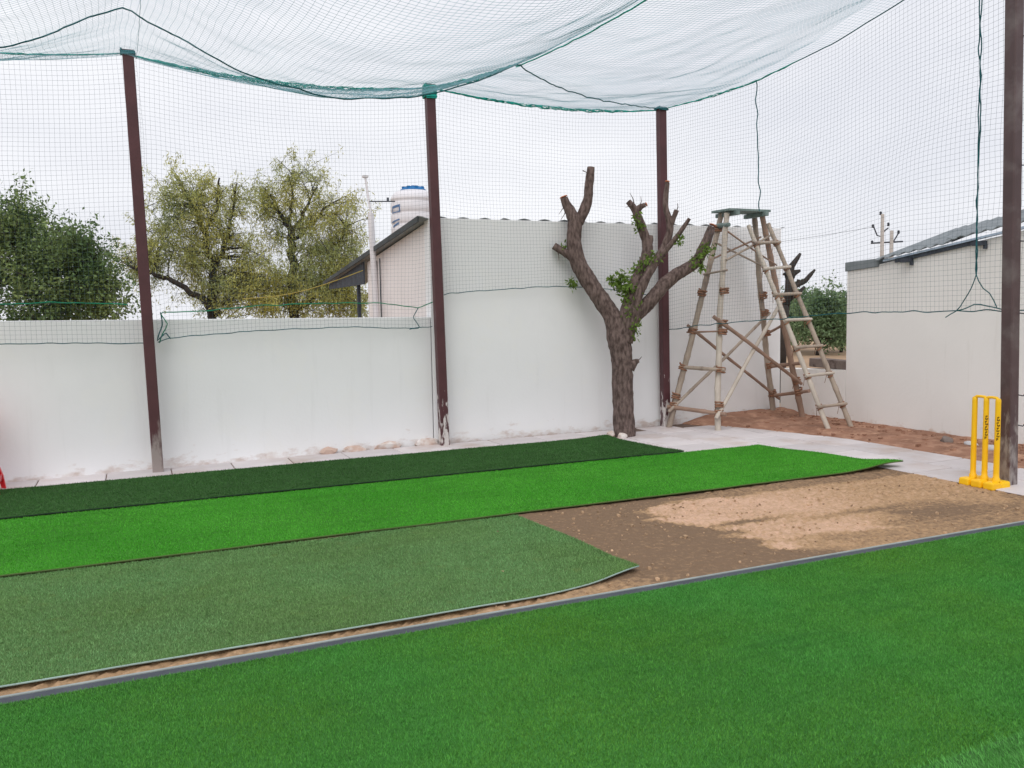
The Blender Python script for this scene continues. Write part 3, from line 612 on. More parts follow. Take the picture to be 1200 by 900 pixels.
rope([(P1[0], y, zceil(P1[0], y)-.006) for y in np.linspace(9.0, 2.0, 70)], .002, .008, .08, seed=66).build('cross_cable', M['net_top'], top)
bundle([(xline(y)-.05, y, c_end(y)-.005) for y in np.linspace(9.17, 7.0, 80)], .014, 6, .0035, top, 67)
rope([(xline(y)-.05, y, c_end(y)-.005) for y in np.linspace(7.1, 2.0, 60)], .006, .006, .08, seed=68).build('cross_cable', M['hem'], top)

# ------------------------------------------------------------------ lopped tree inside the court
TB = G(731, 511); TD = pr(TB)[2]
def limb(b, pts, seed, dd=None, n=14):
    """pts: (px, py, radius px[, depth offset m]); smooth path, rough bark"""
    P = np.array([PD(q[0], q[1], TD+(q[3] if len(q) > 3 else 0)) for q in pts]); R = np.array([.92*q[2]*TD/F for q in pts])
    k = len(P); s = np.linspace(0, k-1, (k-1)*7+1); t = np.arange(k)
    def cat(vals):
        out = []
        for x in s:
            i = min(int(x), k-2); f = x-i; p0, p1, p2, p3 = vals[max(i-1, 0)], vals[i], vals[i+1], vals[min(i+2, k-1)]
            out.append(.5*((2*p1)+(-p0+p2)*f+(2*p0-5*p1+4*p2-p3)*f*f+(-p0+3*p1-3*p2+p3)*f**3))
        return np.array(out)
    b.tube(cat(P), np.interp(s, t, R), n, rough=.13, seed=seed); return P
lt = empty('lopped_tree', tuple(TB), 'lopped brown tree with bare cut limbs beside the turf', 'tree')
b = MB()
limb(b, [(731.5, 515, 15.5), (731, 500, 13.5), (730.5, 470, 13), (729.5, 440, 13.2), (728, 415, 14), (725, 396, 15), (722, 380, 12.5), (712, 362, 11), (698, 342, 10.8), (684, 320, 10.5), (675, 300, 10), (672.5, 280, 9.5), (674, 262, 9.5), (676, 254, 8)], 1, n=18)
limb(b, [(674, 262, 8.5), (669, 249, 7), (664, 240, 5.8), (661, 232, 5)], 2)
limb(b, [(677, 260, 8), (684, 248, 6.8), (689, 233, 6), (690.5, 215, 5.5), (692.5, 196, 4.8)], 3)
limb(b, [(675, 303, 7), (666, 298, 5.5), (657, 293, 5), (649, 288, 4.4)], 4)
limb(b, [(727, 402, 9, -.02), (732, 380, 8.5, -.06), (736, 358, 8, -.05), (742, 338, 8, 0), (750, 320, 8, .05), (757, 304, 7.5, .08), (759, 288, 7, .1), (754, 272, 6, .1), (748, 256, 5.6, .1), (744, 243, 5, .1)], 5)
limb(b, [(747, 252, 5, .1), (742, 243, 4.5, .1), (736, 236, 3.5, .1)], 6, n=9)
limb(b, [(745, 250, 5, .1), (750, 243, 4, .1), (756, 240, 3, .1)], 7, n=9)
limb(b, [(758, 292, 5, .1), (762, 283, 4, .08), (763, 276, 2.5, .08)], 8, n=8)
limb(b, [(733, 395, 7, -.05), (740, 372, 6.5, -.1), (747, 350, 6, -.12), (755, 330, 6, -.12), (765, 312, 5.5, -.1), (774, 298, 5.5, -.1), (781, 284, 5, -.1), (785, 270, 4.6, -.1), (784, 257, 4.2, -.1), (780, 243, 3.8, -.1), (780.5, 228, 3.6, -.1), (782, 214, 3, -.1)], 9, n=10)
limb(b, [(785, 266, 4, -.1), (789, 256, 3.4, -.12), (793, 246, 3, -.14)], 10, n=8)
limb(b, [(772, 302, 4.5, -.1), (783, 290, 3.6, -.16), (795, 275, 3.2, -.2), (808, 256, 2.4, -.25)], 11, n=8)
limb(b, [(732, 400, 10, -.03), (741, 376, 9, -.05), (755, 360, 9, -.06), (768, 346, 9.2, -.06), (780, 332, 8.6, -.05), (794, 321, 8, -.02), (808, 313, 7.5, 0), (818, 304, 7.2, 0), (824, 292, 6.8, 0), (829, 280, 6, 0), (834, 266, 4.6, 0)], 12)
limb(b, [(738, 430, 8, -.02), (745, 424, 4, -.04), (749, 423, 2, -.05)], 13, n=8)
b.build('trunk', M['bark'], lt, smooth=True, origin=tuple(TB))
for x0, y0, x1, y1 in ((662, 238, 655, 251), (664, 244, 657, 258), (741, 240, 733, 243), (743, 238, 738, 226), (750, 242, 751, 230), (793, 247, 794, 238), (652, 291, 655, 305), (746, 423, 752, 418), (757, 300, 768, 297), (823, 296, 835, 300), (683, 200, 688, 203)):
    b2_ = MB(); b2_.tube([PD(x0, y0, TD+.05), PD((x0+x1)/2+1, (y0+y1)/2, TD+.03), PD(x1, y1, TD)], [.007, .005, .0025], 5); b2_.build('twig', M['bark'], lt)
def cut(px, py, r, ax, dep=0):
    c = PD(px, py, TD+dep-.005); a = np.array(PD(ax[0], ax[1], TD+dep))-c; a /= np.linalg.norm(a); b = MB(); b.tube([c, c-a*.006, c-a*.012], [r*TD/F, r*TD/F, r*.8*TD/F], 10); b.build('cut_face', M['cutwood'], lt)
cut(660.5, 231, 4.9, (664, 240)); cut(835, 264, 4.4, (829, 280)); cut(757, 239.7, 2.8, (750, 243), .1); cut(782, 213, 2.8, (780.5, 228), -.1)
def leaves(cs, n, size, asp=.45, seed=1, spread=1.0, droop=0):
    g = np.random.default_rng(seed); C = np.array(cs); N = len(C)*n
    idx = np.repeat(np.arange(len(C)), n); P = C[idx, :3]+g.normal(size=(N, 3))*C[idx, 3:4]*spread
    a = g.normal(size=(N, 3)); a[:, 2] -= droop; a /= np.linalg.norm(a, axis=1)[:, None]; c = np.cross(a, g.normal(size=(N, 3))); c /= np.linalg.norm(c, axis=1)[:, None]
    L = size*(.6+.8*g.random(N))[:, None]; a *= L; c *= L*asp*.5
    V = np.stack([P, P+a*.5+c, P+a, P+a*.5-c], 1).reshape(-1, 3); return V, np.arange(N*4).reshape(N, 4)
def sprig(cs, n, size, seed):
    V, Q = leaves([(*PD(x, y, TD+d), s*TD/F) for x, y, d, s in cs], n, size, .5, seed, 1.0, .4); me = np_mesh('leaf_sprig', V, Q, M['leaf']); tag(link('leaf_sprig', me, lt), kind='stuff')
sprig([(728, 324, -.05, 4), (724, 333, -.05, 4), (733, 330, -.05, 4), (727, 342, -.1, 3.5), (737, 338, -.1, 3), (719, 328, -.05, 2.5)], 55, .055, 3)
sprig([(745, 316, 0, 4), (753, 310, -.05, 4.5), (763, 304, -.1, 4), (772, 299, -.1, 3)], 45, .05, 4)
sprig([(735, 350, -.1, 4), (742, 358, -.12, 4), (737, 368, -.12, 4), (747, 340, -.1, 3), (744, 380, -.12, 3)], 45, .05, 5)
sprig([(820, 300, -.08, 4), (826, 294, -.08, 4), (830, 290, -.06, 3.5), (815, 308, -.06, 4), (822, 313, -.06, 3)], 45, .05, 6)
sprig([(673, 333, -.02, 2.8), (670, 330, -.02, 2)], 40, .05, 7)
sprig([(661, 288, 0, 2.5)], 30, .045, 8); sprig([(746, 256, .05, 3), (750, 268, .05, 3), (748, 262, .05, 3)], 40, .045, 9)
sprig([(795, 283, -.2, 2.6), (797, 277, -.2, 2)], 28, .05, 10); sprig([(745, 388, -.1, 2.5), (742, 396, -.1, 2)], 25, .04, 11)
def stone(x, y, z, s, seed, name='stone', m='stone'):
    b = MB(); V = []; f = []
    import bmesh
    bm = bmesh.new(); bmesh.ops.create_icosphere(bm, subdivisions=2, radius=1)
    for v in bm.verts:
        q = v.co*(1+.35*mnoise.noise(v.co*1.3+Vector((seed*3.1, seed, 0)))); V.append((x+q.x*s[0], y+q.y*s[1], z+max(q.z, -.5)*s[2]))
    f = [tuple(v.index for v in q.verts) for q in bm.faces]; bm.free(); b.add(V, f); return b.build(name, M[m], smooth=True, auto=35)
for i, (px, py, s, l) in enumerate(((714, 511, .05, 'left of three small pale stones at the lopped tree foot'), (721, 510, .065, 'largest pale stone against the lopped tree foot'), (727, 513, .05, 'right of three small pale stones at the lopped tree foot'))):
    g = G(px, py); tag(stone(g[0], g[1]-.05, .02, (s*1.2, s, s*.9), i+1), l, 'stone', 'stones at the tree foot')

# ------------------------------------------------------------------ bamboo tower
LEG = {'A': (np.array(G(783, 501)), None), 'B': (np.array(G(841, 505)), None), 'C': (np.array([7.97, 9.15, .03]), None), 'D': (np.array([8.0, 8.62, .03]), None)}
tops = {'A': PY(846, 249, 8.96), 'B': PY(852, 250, 8.78), 'C': PY(884, 250, 8.96), 'D': PY(893, 251, 8.78)}
for kk in LEG: LEG[kk] = (LEG[kk][0], np.array(tops[kk]))
LEG['A'][0][2] = LEG['B'][0][2] = 0
bt = empty('bamboo_tower', (7.1, 8.85, 0), 'tall four legged bamboo scaffold tower lashed with jute in the corner', 'scaffold')
def pole(p, q, r, m, parent, name, seed, ext=(0, 0)):
    p, q = np.array(p, float), np.array(q, float); d = (q-p)/np.linalg.norm(q-p); p = p-d*ext[0]; q = q+d*ext[1]; L = np.linalg.norm(q-p)
    k = max(6, int(L/.06)); pts, rad = [], []; a = np.cross(d, (0, 0, 1)); a /= np.linalg.norm(a)+1e-9
    for i in range(k+1):
        s = i/k; bend = .012*L*math.sin(math.pi*s)*math.sin(seed*2.3)+.004*math.sin(s*L*6+seed)
        pts.append(p+(q-p)*s+a*bend); node = abs(((s*L+seed*.13) % .32)-.16) < .03
        rad.append(r*(1.05-.12*s)*(1.14 if node else 1))
    b = MB(); b.tube(pts, rad, 8); return b.build(name, m, parent, smooth=True, auto=50)
def lash(c, ax, r, parent, seed, turns=4):
    ax = np.array(ax, float); ax /= np.linalg.norm(ax); a = np.cross(ax, (.3, 1, .2)); a /= np.linalg.norm(a); b2 = np.cross(ax, a); b = MB(); pts = []
    g = random.Random(seed)
    for i in range(turns*9+1):
        t = i/9*2*math.pi; rr = r*(.98+.10*math.sin(t*.5+seed)); pts.append(np.array(c)+ax*((i/(turns*9)-.5)*.075+.008*math.sin(t*.7+seed))+(a*math.cos(t)+b2*math.sin(t))*rr)
    b.tube(pts, .010, 5)
    e = pts[-1]; b.tube([e, e+np.array([.01, 0, -.05]), e+np.array([g.uniform(-.02, .02), 0, -.13])], .004, 4)
    b.build('lashing', M['jute'], parent, smooth=True)
legm = {'A': 'bamboo', 'B': 'bamboo_pale', 'C': 'bamboo', 'D': 'bamboo_brown'}
for i, kk in enumerate('ABCD'): pole(LEG[kk][0]-np.array([0, 0, .03]), LEG[kk][1], .036, M[legm[kk]], bt, 'leg', i+1)
def onleg(kk, y):
    a, c = LEG[kk]; lo, hi = 0., 1.
    for _ in range(40):
        mid = (lo+hi)/2
        if pr(a+(c-a)*mid)[1] > y: lo = mid
        else: hi = mid
    return a+(c-a)*lo
bars = [('A', 477, 'B', 484, .026, 'bamboo_brown', .08, .08, 'rung'), ('A', 430, 'B', 433, .024, 'bamboo', .05, .04, 'rung'), ('A', 389, 'B', 388, .011, 'bamboo_brown', .08, .03, 'rung'), ('A', 321, 'B', 317, .014, 'bamboo', .05, .02, 'rung'),
        ('C', 429, 'D', 426, .024, 'bamboo_brown', .05, .10, 'rung'), ('C', 463, 'D', 459, .022, 'bamboo_brown', .10, .16, 'rung'), ('C', 390, 'D', 378, .018, 'bamboo_brown', .03, .02, 'rung'),
        ('B', 380, 'D', 447, .024, 'bamboo_brown', .18, .05, 'brace'), ('B', 482, 'D', 352, .024, 'bamboo_pale', .10, .03, 'brace'),
        ('A', 386, 'C', 462, .020, 'bamboo_brown', .10, .12, 'brace'), ('A', 476, 'C', 370, .020, 'bamboo', .10, .06, 'brace'),
        ('B', 272, 'D', 310, .011, 'bamboo_brown', 0, .03, 'brace'), ('A', 284, 'C', 312, .013, 'bamboo', 0, .03, 'brace'), ('B', 305, 'D', 277, .014, 'bamboo', 0, .03, 'brace'), ('A', 305, 'C', 279, .012, 'bamboo_brown', 0, .03, 'brace'), ('A', 265, 'B', 264, .028, 'plank', .03, .03, 'rung'), ('C', 286, 'D', 284, .018, 'bamboo', .05, .05, 'rung')]
yoff = {'A': np.array([-.03, -.045, 0]), 'B': np.array([-.02, -.055, 0]), 'C': np.array([.0, -.05, 0]), 'D': np.array([.0, -.055, 0])}
for i, (a, ya, c, yc, r, m, e0, e1, nm) in enumerate(bars):
    pole(onleg(a, ya)+yoff[a], onleg(c, yc)+yoff[c], r, M[m], bt, nm, i+10, (e0, e1))
for i, (kk, y) in enumerate((('A', 475), ('A', 464), ('A', 430), ('A', 387), ('A', 343), ('A', 268), ('B', 484), ('B', 474), ('B', 433), ('B', 388), ('B', 378), ('B', 341), ('C', 460), ('C', 428), ('C', 390), ('C', 366), ('C', 346), ('D', 458), ('D', 446), ('D', 352))):
    lash(onleg(kk, y)+yoff[kk]*.4, LEG[kk][1]-LEG[kk][0], .052 if kk in 'AB' else .046, bt, i)
Zt = float(np.mean([tops[k_][2] for k_ in tops])); cx0, cx1 = tops['A'][0]-.10, tops['D'][0]+.06
for j in range(3): b = MB(); b.box(((cx0+cx1)/2, 8.74+j*.125, Zt+.02+.002*j), (cx1-cx0, .115, .03)); b.build('plank', M['plank'], bt, bevel=.004)
for xx in (tops['A'][0]+.01, tops['D'][0]-.03): b = MB(); b.box((xx, 8.86, Zt-.022), (.06, .42, .05)); b.build('cross_piece', M['plank'], bt, bevel=.004)
# ladder
la = empty('ladder', (7.72, 7.68, 0), 'leaning bamboo ladder propped against the right of the scaffold tower', 'ladder')
l0, l1 = np.array(G(971, 507)), PY(877, 264, 8.62); r0, r1 = np.array(G(998, 505)), PY(900, 262, 8.62)
l0[2] = r0[2] = .03
d_ = l1-l0; pole(l0-d_*.01, l1, .028, M['bamboo_pale'], la, 'rail', 41); pole(r0-d_*.01, r1, .028, M['bamboo'], la, 'rail', 44)
def onl(p, q, y):
    lo, hi = 0., 1.
    for _ in range(40):
        mid = (lo+hi)/2
        if pr(p+(q-p)*mid)[1] > y: lo = mid
        else: hi = mid
    return p+(q-p)*lo
for i, (ya, yb) in enumerate(((477, 474), (441, 438), (408, 406), (376, 375), (346, 345), (316, 314), (286, 285))):
    pole(onl(l0, l1, ya)+np.array([-.01, -.03, .01]), onl(r0, r1, yb)+np.array([-.01, -.03, .01]), .019, M['bamboo_pale'] if i % 2 else M['bamboo'], la, 'rung', 50+i, (.045, .05))
    lash(onl(l0, l1, ya), l1-l0, .033, la, 70+i, 2); lash(onl(r0, r1, yb), r1-r0, .033, la, 90+i, 2)

# ------------------------------------------------------------------ cricket stumps
SXc, SYc = 6.40, 4.80
st = empty('cricket_stumps', (SXc, SYc, 0), 'yellow plastic cricket stumps on a lobed base beside the worn post', 'stumps')
b = MB(); bz = .012
b.box((SXc, SYc, .018), (.17, .31, .05))
for ix in (-1, 1):
    for iy in (-1, 0, 1): b.box((SXc+ix*.057, SYc+iy*.112, .021+.001*iy), (.102, .100, .064), taper=.93)
b.build('base', M['yellow'], st, bevel=.014)
for k_ in (-1, 0, 1):
    y = SYc-k_*.105; b = MB(); b.lathe([(.030, .05), (.030, .075), (.0235, .085), (.0225, .12), (.0215, .70), (.0215, .715), (.018, .728), (.008, .732)], (SXc, y, 0), 18); so_ = b.build('stump', M['yellow'], st, smooth=True, auto=40)
    if k_ >= 0:      # small dark lettering running up the stump, too small to read
        va = math.atan2(-y, -SXc)+ (.25)
        for q in range(9):
            b = MB(); z = .40+q*.022; hgt = .015 if q else .02
            for seg in range(3 if q % 2 else 2):
                a = va-.42+seg*.34+.08*(q % 3); R_ = .0222
                b.box((SXc+R_*math.cos(a), y+R_*math.sin(a), z+.004*((q+seg) % 2)), (.003, .0055, hgt*(.8 if seg else 1)), rot=((math.cos(a), -math.sin(a), 0), (math.sin(a), math.cos(a), 0), (0, 0, 1)))
            b.build('letter_mark', M['print'], so_)
for s in (-1, 1):
    y0, y1 = SYc+s*.105, SYc; b = MB(); b.tube([(SXc, y0, .722), (SXc, y0+(y1-y0)*.15, .734), (SXc, y0+(y1-y0)*.5, .737), (SXc, y0+(y1-y0)*.85, .734), (SXc, y1, .722)], [.012, .0125, .011, .0125, .012], 10); b.build('bail', M['yellow'], st, smooth=True)

# ------------------------------------------------------------------ red plastic chair (mostly outside the frame)
cg = G(8, 572); ch = empty('plastic_chair', (cg[0]-.25, cg[1]-.22, 0), 'red plastic chair by the white wall at the left edge', 'chair')
cx, cy = cg[0]-.25, cg[1]-.22
def chair_leg(sx, sy, H):
    b = MB(); V = []
    for z, wd, off in ((-.012, .022, .25), (.12, .030, .235), (.28, .040, .195), (H, .05, .165)):
        x, y = cx+sx*off, cy+sy*(off-.03)
        V += [(x-sx*wd*1.6, y, z), (x, y, z), (x, y-sy*wd*1.6, z), (x-sx*.012, y-sy*wd*1.6, z), (x-sx*.012, y-sy*.012, z), (x-sx*wd*1.6, y-sy*.012, z)]
    b.add(V, [(i*6+j, i*6+(j+1) % 6, (i+1)*6+(j+1) % 6, (i+1)*6+j) for i in range(3) for j in range(6)]+[tuple(range(6)), tuple(range(18, 24))]); b.build('leg', M['red'], ch)
for sx in (-1, 1): chair_leg(sx, -1, .42); chair_leg(sx, 1, .42)
b = MB()
for i in range(7):
    u = -1+i/3
    for j in range(7): v = -1+j/3; b.v.append(np.array([[cx+u*.175, cy+v*.19, .42-.02*(1-u*u)*(1-v*v)+(.008 if j == 0 else 0)]]))
b.n = 49; f = [(i*7+j, i*7+j+1, (i+1)*7+j+1, (i+1)*7+j) for i in range(6) for j in range(6)]; b.f += f; b.m += [0]*len(f)
o = b.build('seat', M['red'], ch, smooth=True); sm = o.modifiers.new('s', 'SOLIDIFY'); sm.thickness = .012
for sx in (-1, 1):
    b = MB(); b.tube([(cx+sx*.16, cy+.17, .42), (cx+sx*.16, cy+.23, .62), (cx+sx*.15, cy+.27, .80)], .016, 8); b.build('back_upright', M['red'], ch, smooth=True)
for i in range(5): b = MB(); b.box((cx-.10+i*.05, cy+.235, .60), (.035, .012, .36), rot=((1, 0, 0), (0, .98, .2), (0, -.2, .98))); b.build('back_slat', M['red'], ch)
b = MB(); b.tube([(cx-.15, cy+.27, .79), (cx-.08, cy+.285, .82), (cx+.08, cy+.285, .82), (cx+.15, cy+.27, .79)], .018, 8); b.build('top_rail', M['red'], ch, smooth=True)
b = MB(); b.box((cx, cy+.185, .10), (.42, .012, .05)); b.build('stretcher', M['red'], ch)
for sx in (-1, 1): b = MB(); b.box((cx+sx*.222, cy, .12), (.012, .36, .05)); b.build('stretcher', M['red'], ch)

# ------------------------------------------------------------------ rubble
for i, (px, py, s, l) in enumerate(((383, 531, (.10, .05, .05), 'leftmost pale broken block at the low wall foot'), (412, 528, (.13, .05, .045), 'pinkish broken block second along the low wall foot'), (452, 524, (.16, .05, .055), 'longest broken block at the low wall foot'), (497, 520, (.15, .05, .06), 'pinkish broken block beside the rope wrapped post foot'))):
    g = G(px, py); y = 8.93+(g[0]+4.2)*.0492-.02
    tag(stone(g[0], y, .025, s, i+11, 'broken_block'), l, 'rubble', 'broken blocks at the wall foot')
g = G(1128, 527); 
for i, (dx, dy, s, m_, l) in enumerate(((.45, -.05, (.05, .08, .03), 'sack', 'flattened white sack on the soil behind the stumps'), (.30, -.35, (.07, .09, .045), 'sack', 'crumpled white sack beside the worn post on the soil'), (.42, .22, (.06, .07, .05), 'beam', 'dark lump of rubble behind the yellow stumps'))):
    yy = g[1]+dy; tag(stone(7.62+dx*.5, yy, .06, s, i+31, 'sack' if m_ == 'sack' else 'rubble_lump', m_), l, 'sack' if m_ == 'sack' else 'rubble')

# ------------------------------------------------------------------ trees beyond the walls
def tree(name, label, base, limbs, blobs, ncl, nleaf, size, asp, lm, seed, twig=.30, droop=.3, cat='tree', group=None, bark='bark_dark', spread=.16):
    g = np.random.default_rng(seed); root = empty(name, tuple(base), label, cat, group)
    b = MB(); nodes = []
    for L in limbs:
        P = np.array([q[:3] for q in L]); R = np.array([q[3] for q in L]); k = len(P); s = np.linspace(0, k-1, (k-1)*5+1)
        Q = np.stack([np.interp(s, np.arange(k), P[:, c]) for c in range(3)], -1); Q += .03*g.normal(size=Q.shape)*(np.arange(len(Q)) > 0)[:, None]
        b.tube(Q, np.interp(s, np.arange(k), R), 7); nodes += list(Q[2:])
    nodes = np.array(nodes); W = np.array([q[6] if len(q) > 6 else 1 for q in blobs]); W = W/W.sum(); cl = []
    for _ in range(ncl):
        B = blobs[g.choice(len(blobs), p=W)]; d = g.normal(size=3); d /= np.linalg.norm(d); r = g.random()**.45
        cl.append(np.array(B[:3])+d*r*np.array(B[3:6]))
    tw = MB(); C = []
    for c in cl:
        if c[2] < .15: c[2] = .15+.3*g.random()
        j = np.argmin(np.linalg.norm((nodes-c)*np.array([1, 1, 1.0])+np.array([0, 0, .25]), axis=1)); a = nodes[j]; mid = (a+c)/2+np.array([0, 0, .10*np.linalg.norm(c-a)])+.06*g.normal(size=3)
        tw.tube([a, mid, c], [.018, .012, .006], 4, cap=False)
        for _ in range(4):
            e = c+g.normal(size=3)*twig*.8+np.array([0, 0, .05-droop*.15]); m2 = (c+e)/2+np.array([0, 0, .05]); tw.tube([c, m2, e], [.007, .005, .003], 3, cap=False)
            for s in (.35, .7, 1.0): C.append((*(c+(e-c)*s), spread*(.35+.4*g.random())))
    b.build('trunk', M[bark], root, smooth=True, origin=tuple(base)); tw.build('branches', M[bark], root)
    V, Q = leaves(C, nleaf, size, asp, seed+5, 1.0, droop); link('crown', np_mesh('crown', V, Q, M[lm]), root)
    return root
def blob(px, py, dep, rx, rz, ry=None, wt=1.0):
    c = PD(px, py, dep); s = dep/F; return (*c, rx*s, (ry or rx)*s, rz*s, wt)
def lpts(pts, dep): return [(*PD(x, y, dep+(q[0] if q else 0)), r*dep/F) for x, y, r, *q in pts]
D1 = 20.0
gb = PD(60, 372, D1); gb = np.array([gb[0], gb[1], -.06])
tree('dark_tree', 'dense dark green bushy tree behind the wall at left', gb, [[(*gb, .14)]+lpts([(62, 372, 5), (64, 330, 4), (60, 290, 3)], D1), lpts([(62, 372, 4), (30, 330, 3), (10, 280, 2)], D1), lpts([(62, 365, 4), (95, 335, 3), (115, 310, 2)], D1)],
     [blob(20, 290, D1, 55, 48, 50, 1.4), blob(75, 318, D1, 55, 50, 50, 1.4), blob(118, 345, D1, 26, 34, 30, .5), blob(-50, 320, D1, 60, 70, 50, 1), blob(60, 372, D1, 75, 30, 50, .9), blob(100, 292, D1, 22, 20, 20, .3), blob(10, 252, D1, 28, 16, 20, .3)], 230, 13, .10, .45, 'leaf_dark', 21, .38, .1, spread=.2)
D2 = 23.0
g2 = PD(247, 372, D2); g2 = np.array([g2[0], g2[1], -.06])
tree('feathery_tree', 'feathery olive tree with forked dark trunk right of the leftmost post', g2, [[(*g2, .16)]+lpts([(249, 372, 5), (248, 335, 4.2), (250, 312, 4), (243, 290, 4), (238, 268, 3.2), (225, 240, 2), (212, 215, 1.2)], D2), lpts([(250, 312, 3.5), (258, 300, 3), (266, 280, 2.6), (272, 250, 1.6), (276, 215, 1)], D2), lpts([(258, 368, 4, -.3), (235, 350, 3.6, -.3), (205, 330, 3, -.5), (182, 322, 2.4, -.6), (150, 312, 1.4, -.6)], D2), lpts([(240, 275, 2.4), (255, 240, 1.6), (258, 210, 1)], D2)],
     [blob(228, 236, D2, 48, 40, 45, 1.3), blob(262, 262, D2, 38, 55, 45, 1.1), blob(195, 280, D2, 35, 45, 40, .8), blob(168, 305, D2, 28, 32, 30, .5), blob(300, 330, D2, 40, 38, 40, 1.3), blob(262, 335, D2, 40, 30, 40, .7), blob(225, 300, D2, 30, 35, 30, .6)], 215, 16, .10, .2, 'leaf_olive', 22, .46, .9, spread=.14, group='feathery trees behind the wall')
D3 = 24.0
g3 = PD(352, 372, D3); g3 = np.array([g3[0], g3[1], -.06])
tree('feathery_tree', 'feathery olive tree with thick dark trunk left of the white mast', g3, [[(*g3, .2)]+lpts([(345, 372, 6), (342, 345, 5), (343, 315, 5), (342, 285, 5), (340, 268, 4), (330, 252, 2.2), (318, 232, 1.2)], D3), lpts([(343, 275, 3.2), (355, 250, 2), (368, 222, 1.2)], D3), lpts([(345, 280, 2.6), (365, 262, 1.8), (385, 240, 1)], D3), lpts([(350, 362, 4.5, .3), (372, 345, 4, .3), (384, 325, 3.2, .3), (392, 298, 2.4, .3), (405, 265, 1.4, .3)], D3), lpts([(340, 268, 2), (340, 240, 1.4), (345, 210, .8)], D3)],
     [blob(345, 225, D3, 50, 36, 45, 1.1), blob(385, 265, D3, 45, 45, 45, 1.1), blob(415, 270, D3, 25, 45, 30, .5), blob(318, 255, D3, 22, 40, 30, .5), blob(385, 320, D3, 45, 32, 45, 1.2), blob(340, 345, D3, 50, 26, 40, 1.2), blob(405, 352, D3, 40, 25, 40, .9)], 225, 16, .10, .2, 'leaf_olive', 23, .46, .9, spread=.14, group='feathery trees behind the wall')
# shrubs seen through the gap
for i, (px, dep, h, wdt, l) in enumerate(((932, 30, 1.9, 1.25, 'green shrub seen left in the gap behind the ladder'), (958, 27.5, 1.75, .85, 'green shrub in the middle of the gap behind the ladder'), (986, 29, 1.7, .6, 'small green shrub at the right of the gap'))):
    c = PD(px, 380, dep); bb = np.array([c[0], c[1], -.06])
    tree('shrub', l, bb, [[(*bb, .06), (bb[0], bb[1], .4, .05), (bb[0]+.1, bb[1], 1.0, .03)], [(bb[0], bb[1], .2, .04), (bb[0]-.4, bb[1], .9, .02)], [(bb[0], bb[1], .2, .04), (bb[0]+.4, bb[1]-.2, .9, .02)]],
         [(bb[0], bb[1], h*.55, wdt, wdt, h*.45, 1.0), (bb[0]+.3, bb[1], h*.8, wdt*.6, wdt*.6, h*.25, .5)], 62, 10, .11, .5, 'leaf_shrub', 60+i, .3, .1, cat='shrub', group='shrubs seen through the gap')
# second lopped tree, dark, behind the shed end
DB = 14.0; cb = PD(912, 372, DB); cb = np.array([cb[0], cb[1], -.06]); dt = empty('bare_tree', tuple(cb), 'dark bare lopped branches rising behind the ladder', 'tree')
b = MB(); 
def dl(pts): P = np.array([PD(x, y, DB) for x, y, r in pts]); b.tube(P, [r*DB/F for x, y, r in pts], 8, rough=.25)
b.tube([cb, PD(915, 400, DB), PD(919, 358, DB)], [.11, .1, .085], 8)
dl([(919, 360, 6), (924, 342, 5), (925, 326, 4.5), (928, 312, 4), (935, 302, 2.5), (938, 297, 1.5)]); dl([(925, 330, 4), (921, 318, 3), (918, 322, 1.5)]); dl([(926, 326, 5), (930, 320, 4), (938, 317, 1.5)])
dl([(922, 350, 4.5), (932, 335, 4), (944, 329, 3), (950, 322, 2.4), (955, 316, 1.4)]); dl([(935, 334, 3), (936, 328, 2)]); dl([(924, 352, 3), (938, 341, 2.5), (943, 336, 1.5)])
b.build('trunk', M['bark_dark'], dt, smooth=True, origin=tuple(cb))
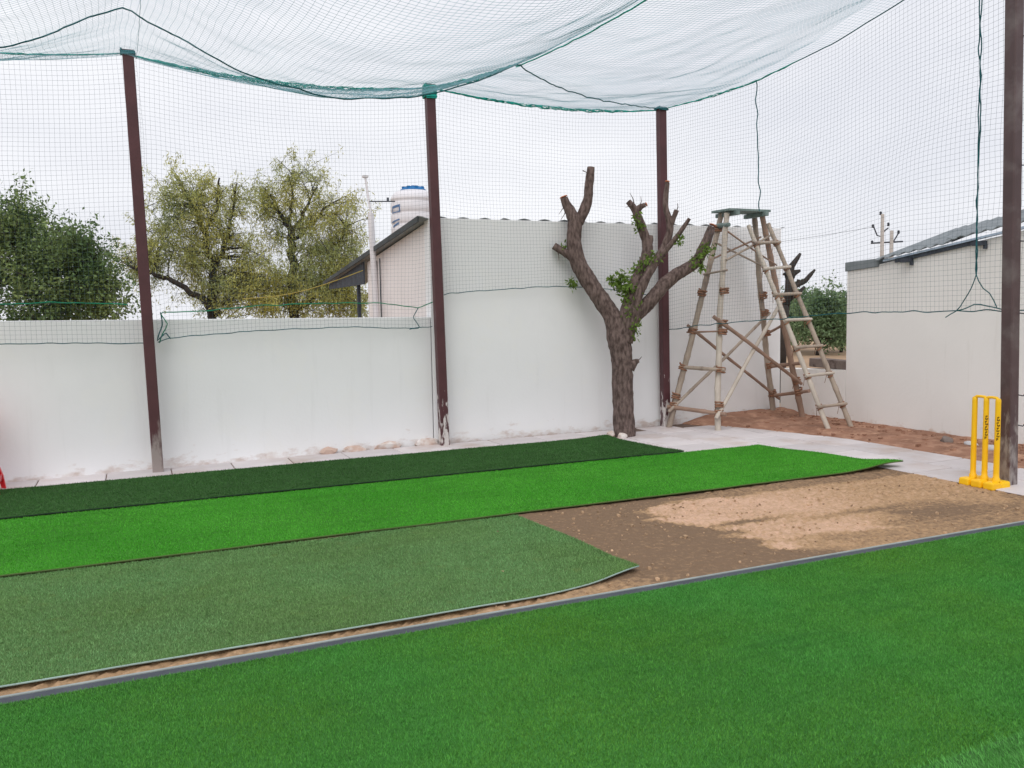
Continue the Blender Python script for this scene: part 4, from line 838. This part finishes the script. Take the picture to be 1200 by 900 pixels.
# power poles far behind the right building
DPp = 60.0
for i, (px, ytop, l, dd) in enumerate(((1032, 252, 'taller pale concrete power pole with insulators behind the right roof', 0), (1043, 271, 'shorter pale concrete power pole beside the taller one', 1.5))):
    c = PD(px, 380, DPp+dd); e = empty('power_pole', (c[0], c[1], -.06), l, 'power pole', 'power poles behind the right building'); tp = PD(px, ytop, DPp+dd); s = (DPp+dd)/F
    bx = np.array([c[0], c[1], -.06]); tx = np.array([c[0], c[1], tp[2]])
    b = MB(); b.tube([bx, (bx+tx)/2, tx], [2.6*s, 2.3*s, 1.9*s], 8); b.build('shaft', M['concrete'], e, smooth=True, auto=40)
    P = lambda x, y: PD(x, y, DPp+dd-.25)
    if i == 0:
        b = MB(); b.tube([P(1024, 266), P(1028, 276), P(1032, 277), P(1037, 270), P(1041, 267)], .05, 5); xa_ = b.build('cross_arm', M['iron'], e)
        for q in ((1032, 250), (1023, 265), (1041, 263)): b = MB(); c0 = P(*q); b.lathe([(.05, -.12), (.11, -.05), (.06, 0), (.10, .06), (.03, .14)], c0, 8); b.build('insulator', M['iron'], xa_)
    else:
        b = MB(); b.tube([P(1022, 285), P(1058, 283)], .06, 5); b.tube([P(1047, 283), P(1053, 273)], .05, 5); xa_ = b.build('cross_arm', M['iron'], e)
        for q in ((1022, 284), (1053, 272)): b = MB(); c0 = P(*q); b.lathe([(.05, -.12), (.11, -.05), (.06, 0), (.10, .06), (.03, .14)], c0, 8); b.build('insulator', M['iron'], xa_)
# thin overhead wires and the yellow cable
def wire(label, pts, r, m):
    b = MB(); b.tube(pts, r, 4); tag(b.build('cable', m), label, 'cable')
a, c = PX(425, 317, 3.05), PD(285, 350, 15.5); wire('yellow cable running from the shed lean-to across the trees', [a+(c-a)*s-np.array([0, 0, .10*math.sin(math.pi*s)]) for s in np.linspace(0, 1, 14)], .006, M['yellowrope'])
a, c = PD(1024, 266, 59.7), PD(700, 292, 90); wire('thin overhead wire leaving the taller power pole leftwards', [a+(c-a)*s-np.array([0, 0, .8*math.sin(math.pi*s)]) for s in np.linspace(0, 1, 16)], .012, M['iron'])
